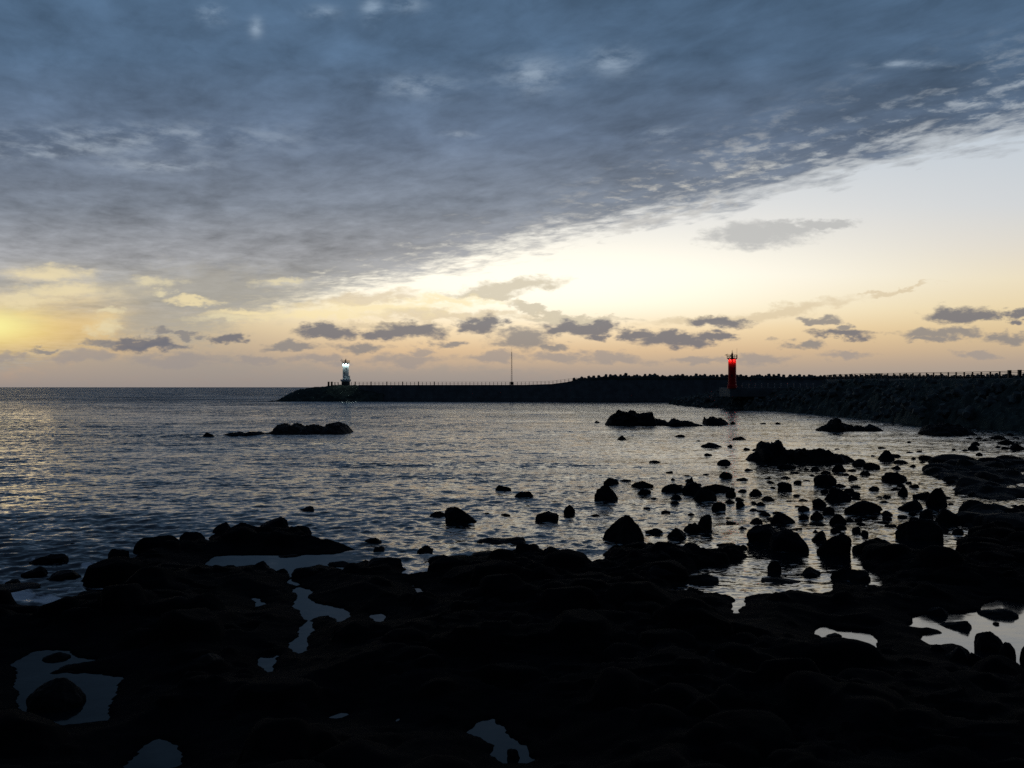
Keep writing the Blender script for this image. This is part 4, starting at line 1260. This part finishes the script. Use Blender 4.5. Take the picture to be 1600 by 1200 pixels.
me = np_mesh('rubble_mound', np.stack([X - 75, Y - 190, Hh - 0.15], -1).reshape(-1, 3), grid_faces(*X.shape)[(Hh.reshape(-1)[grid_faces(*X.shape)].max(1) > -1.2)], smooth=False)
link('rubble_mound', me, M_RUBBLE, nb)
# crest slab along the edge that carries the fence
CREST = [(80.5, 118, 7.45), (80.8, 140, 7.5), (81.2, 165, 7.75), (81.0, 190, 8.0), (80.6, 212, 8.0)]
bm = bmesh.new()
prev = None
for (x, y, z) in CREST:
    ring = [bm.verts.new((x + ox - 75, y - 190, z + oz)) for ox, oz in ((-0.5, -2.4), (-0.35, -0.02), (7.0, -0.02), (7.0, -2.4))]
    if prev:
        for k in range(4):
            bm.faces.new((prev[k], prev[(k + 1) % 4], ring[(k + 1) % 4], ring[k]))
    else:
        bm.faces.new(ring)
    prev = ring
bm.faces.new(list(reversed(prev)))
bmesh.ops.recalc_face_normals(bm, faces=bm.faces)
bm_obj('crest_slab', bm, M_CONC, nb)
# apron round the lighthouse
bm = bmesh.new()
add_box(bm, (72 - 75, 234 - 190, 4.6), (24, 12, 2.6))
bmesh.ops.bevel(bm, geom=bm.edges, offset=0.15, segments=1, affect='EDGES')
bm_obj('apron', bm, M_CONC, nb)


def along(path, step):
    out = []
    for a, b_ in zip(path, path[1:]):
        a, b_ = Vector(a), Vector(b_)
        n = max(1, int((b_ - a).length / step))
        for k in range(n):
            out.append(tuple(a.lerp(b_, k / n)))
    out.append(tuple(path[-1]))
    return out


pts = along(CREST, 2.6)
railing('railing', pts, 'tall dark railing with many rails along the crest of the rubble breakwater', 0.10, (0.3, 0.55, 0.78, 1.0), 1.12, M_DARK, thick=(5, 6), rail_r=0.04)
pts = along([(63.5, 228.2, 5.88), (83.0, 228.2, 5.88)], 1.65)
railing('railing', pts, 'pale railing on the apron beside the red lighthouse', 0.10, (0.35, 0.7, 1.0), 1.25, M_RAIL, thick=(), rail_r=0.035)

# armour units dumped on its flank
pts = []
rr = random.Random(23)
def hgt(x, y):
    i, j = int(round((x - 50) / 0.55)), int(round((y - 60) / 0.7))
    return Hh[min(max(i, 0), Hh.shape[0] - 1), min(max(j, 0), Hh.shape[1] - 1)], dd[min(max(i, 0), Hh.shape[0] - 1), min(max(j, 0), Hh.shape[1] - 1)]
tries = 0
while len(pts) < 185 and tries < 20000:
    tries += 1
    y = rr.uniform(108, 296)
    x = rr.uniform(53, 84)
    h, q = hgt(x, y)
    if q < 0.6 or q > 11.5 or x > 0.66 * y: continue
    if any((x - p[0]) ** 2 + (y - p[1]) ** 2 < 2.6 for p in pts): continue
    pts.append((x, y, h + 0.25))
tetrapods(pts, 'dark concrete tetrapod dumped on the flank of the rubble breakwater', 'tetrapods on the rubble breakwater', TETN)

# ------------------------------------------------------------------ camera
cam = bpy.data.cameras.new('camera')
cam.sensor_width = 36.0
cam.lens = F / 1600.0 * 36.0
cam.shift_y = (HZ - 600.0) / 1600.0
cam.clip_start = 0.1
cam.clip_end = 120000.0
co = bpy.data.objects.new('camera', cam)
COL.objects.link(co)
co.location = (0, 0, EYE)
co.rotation_euler = (math.radians(90), 0, 0)
SC.camera = co

SC.view_settings.view_transform = 'Standard'
SC.view_settings.look = 'None'
SC.view_settings.exposure = 0.0
SC.view_settings.gamma = 1.0
SC.render.engine = 'CYCLES'
SC.cycles.max_bounces = 5
SC.cycles.diffuse_bounces = 2
SC.cycles.glossy_bounces = 3
SC.cycles.use_denoising = False
SC.cycles.sample_clamp_indirect = 2.0
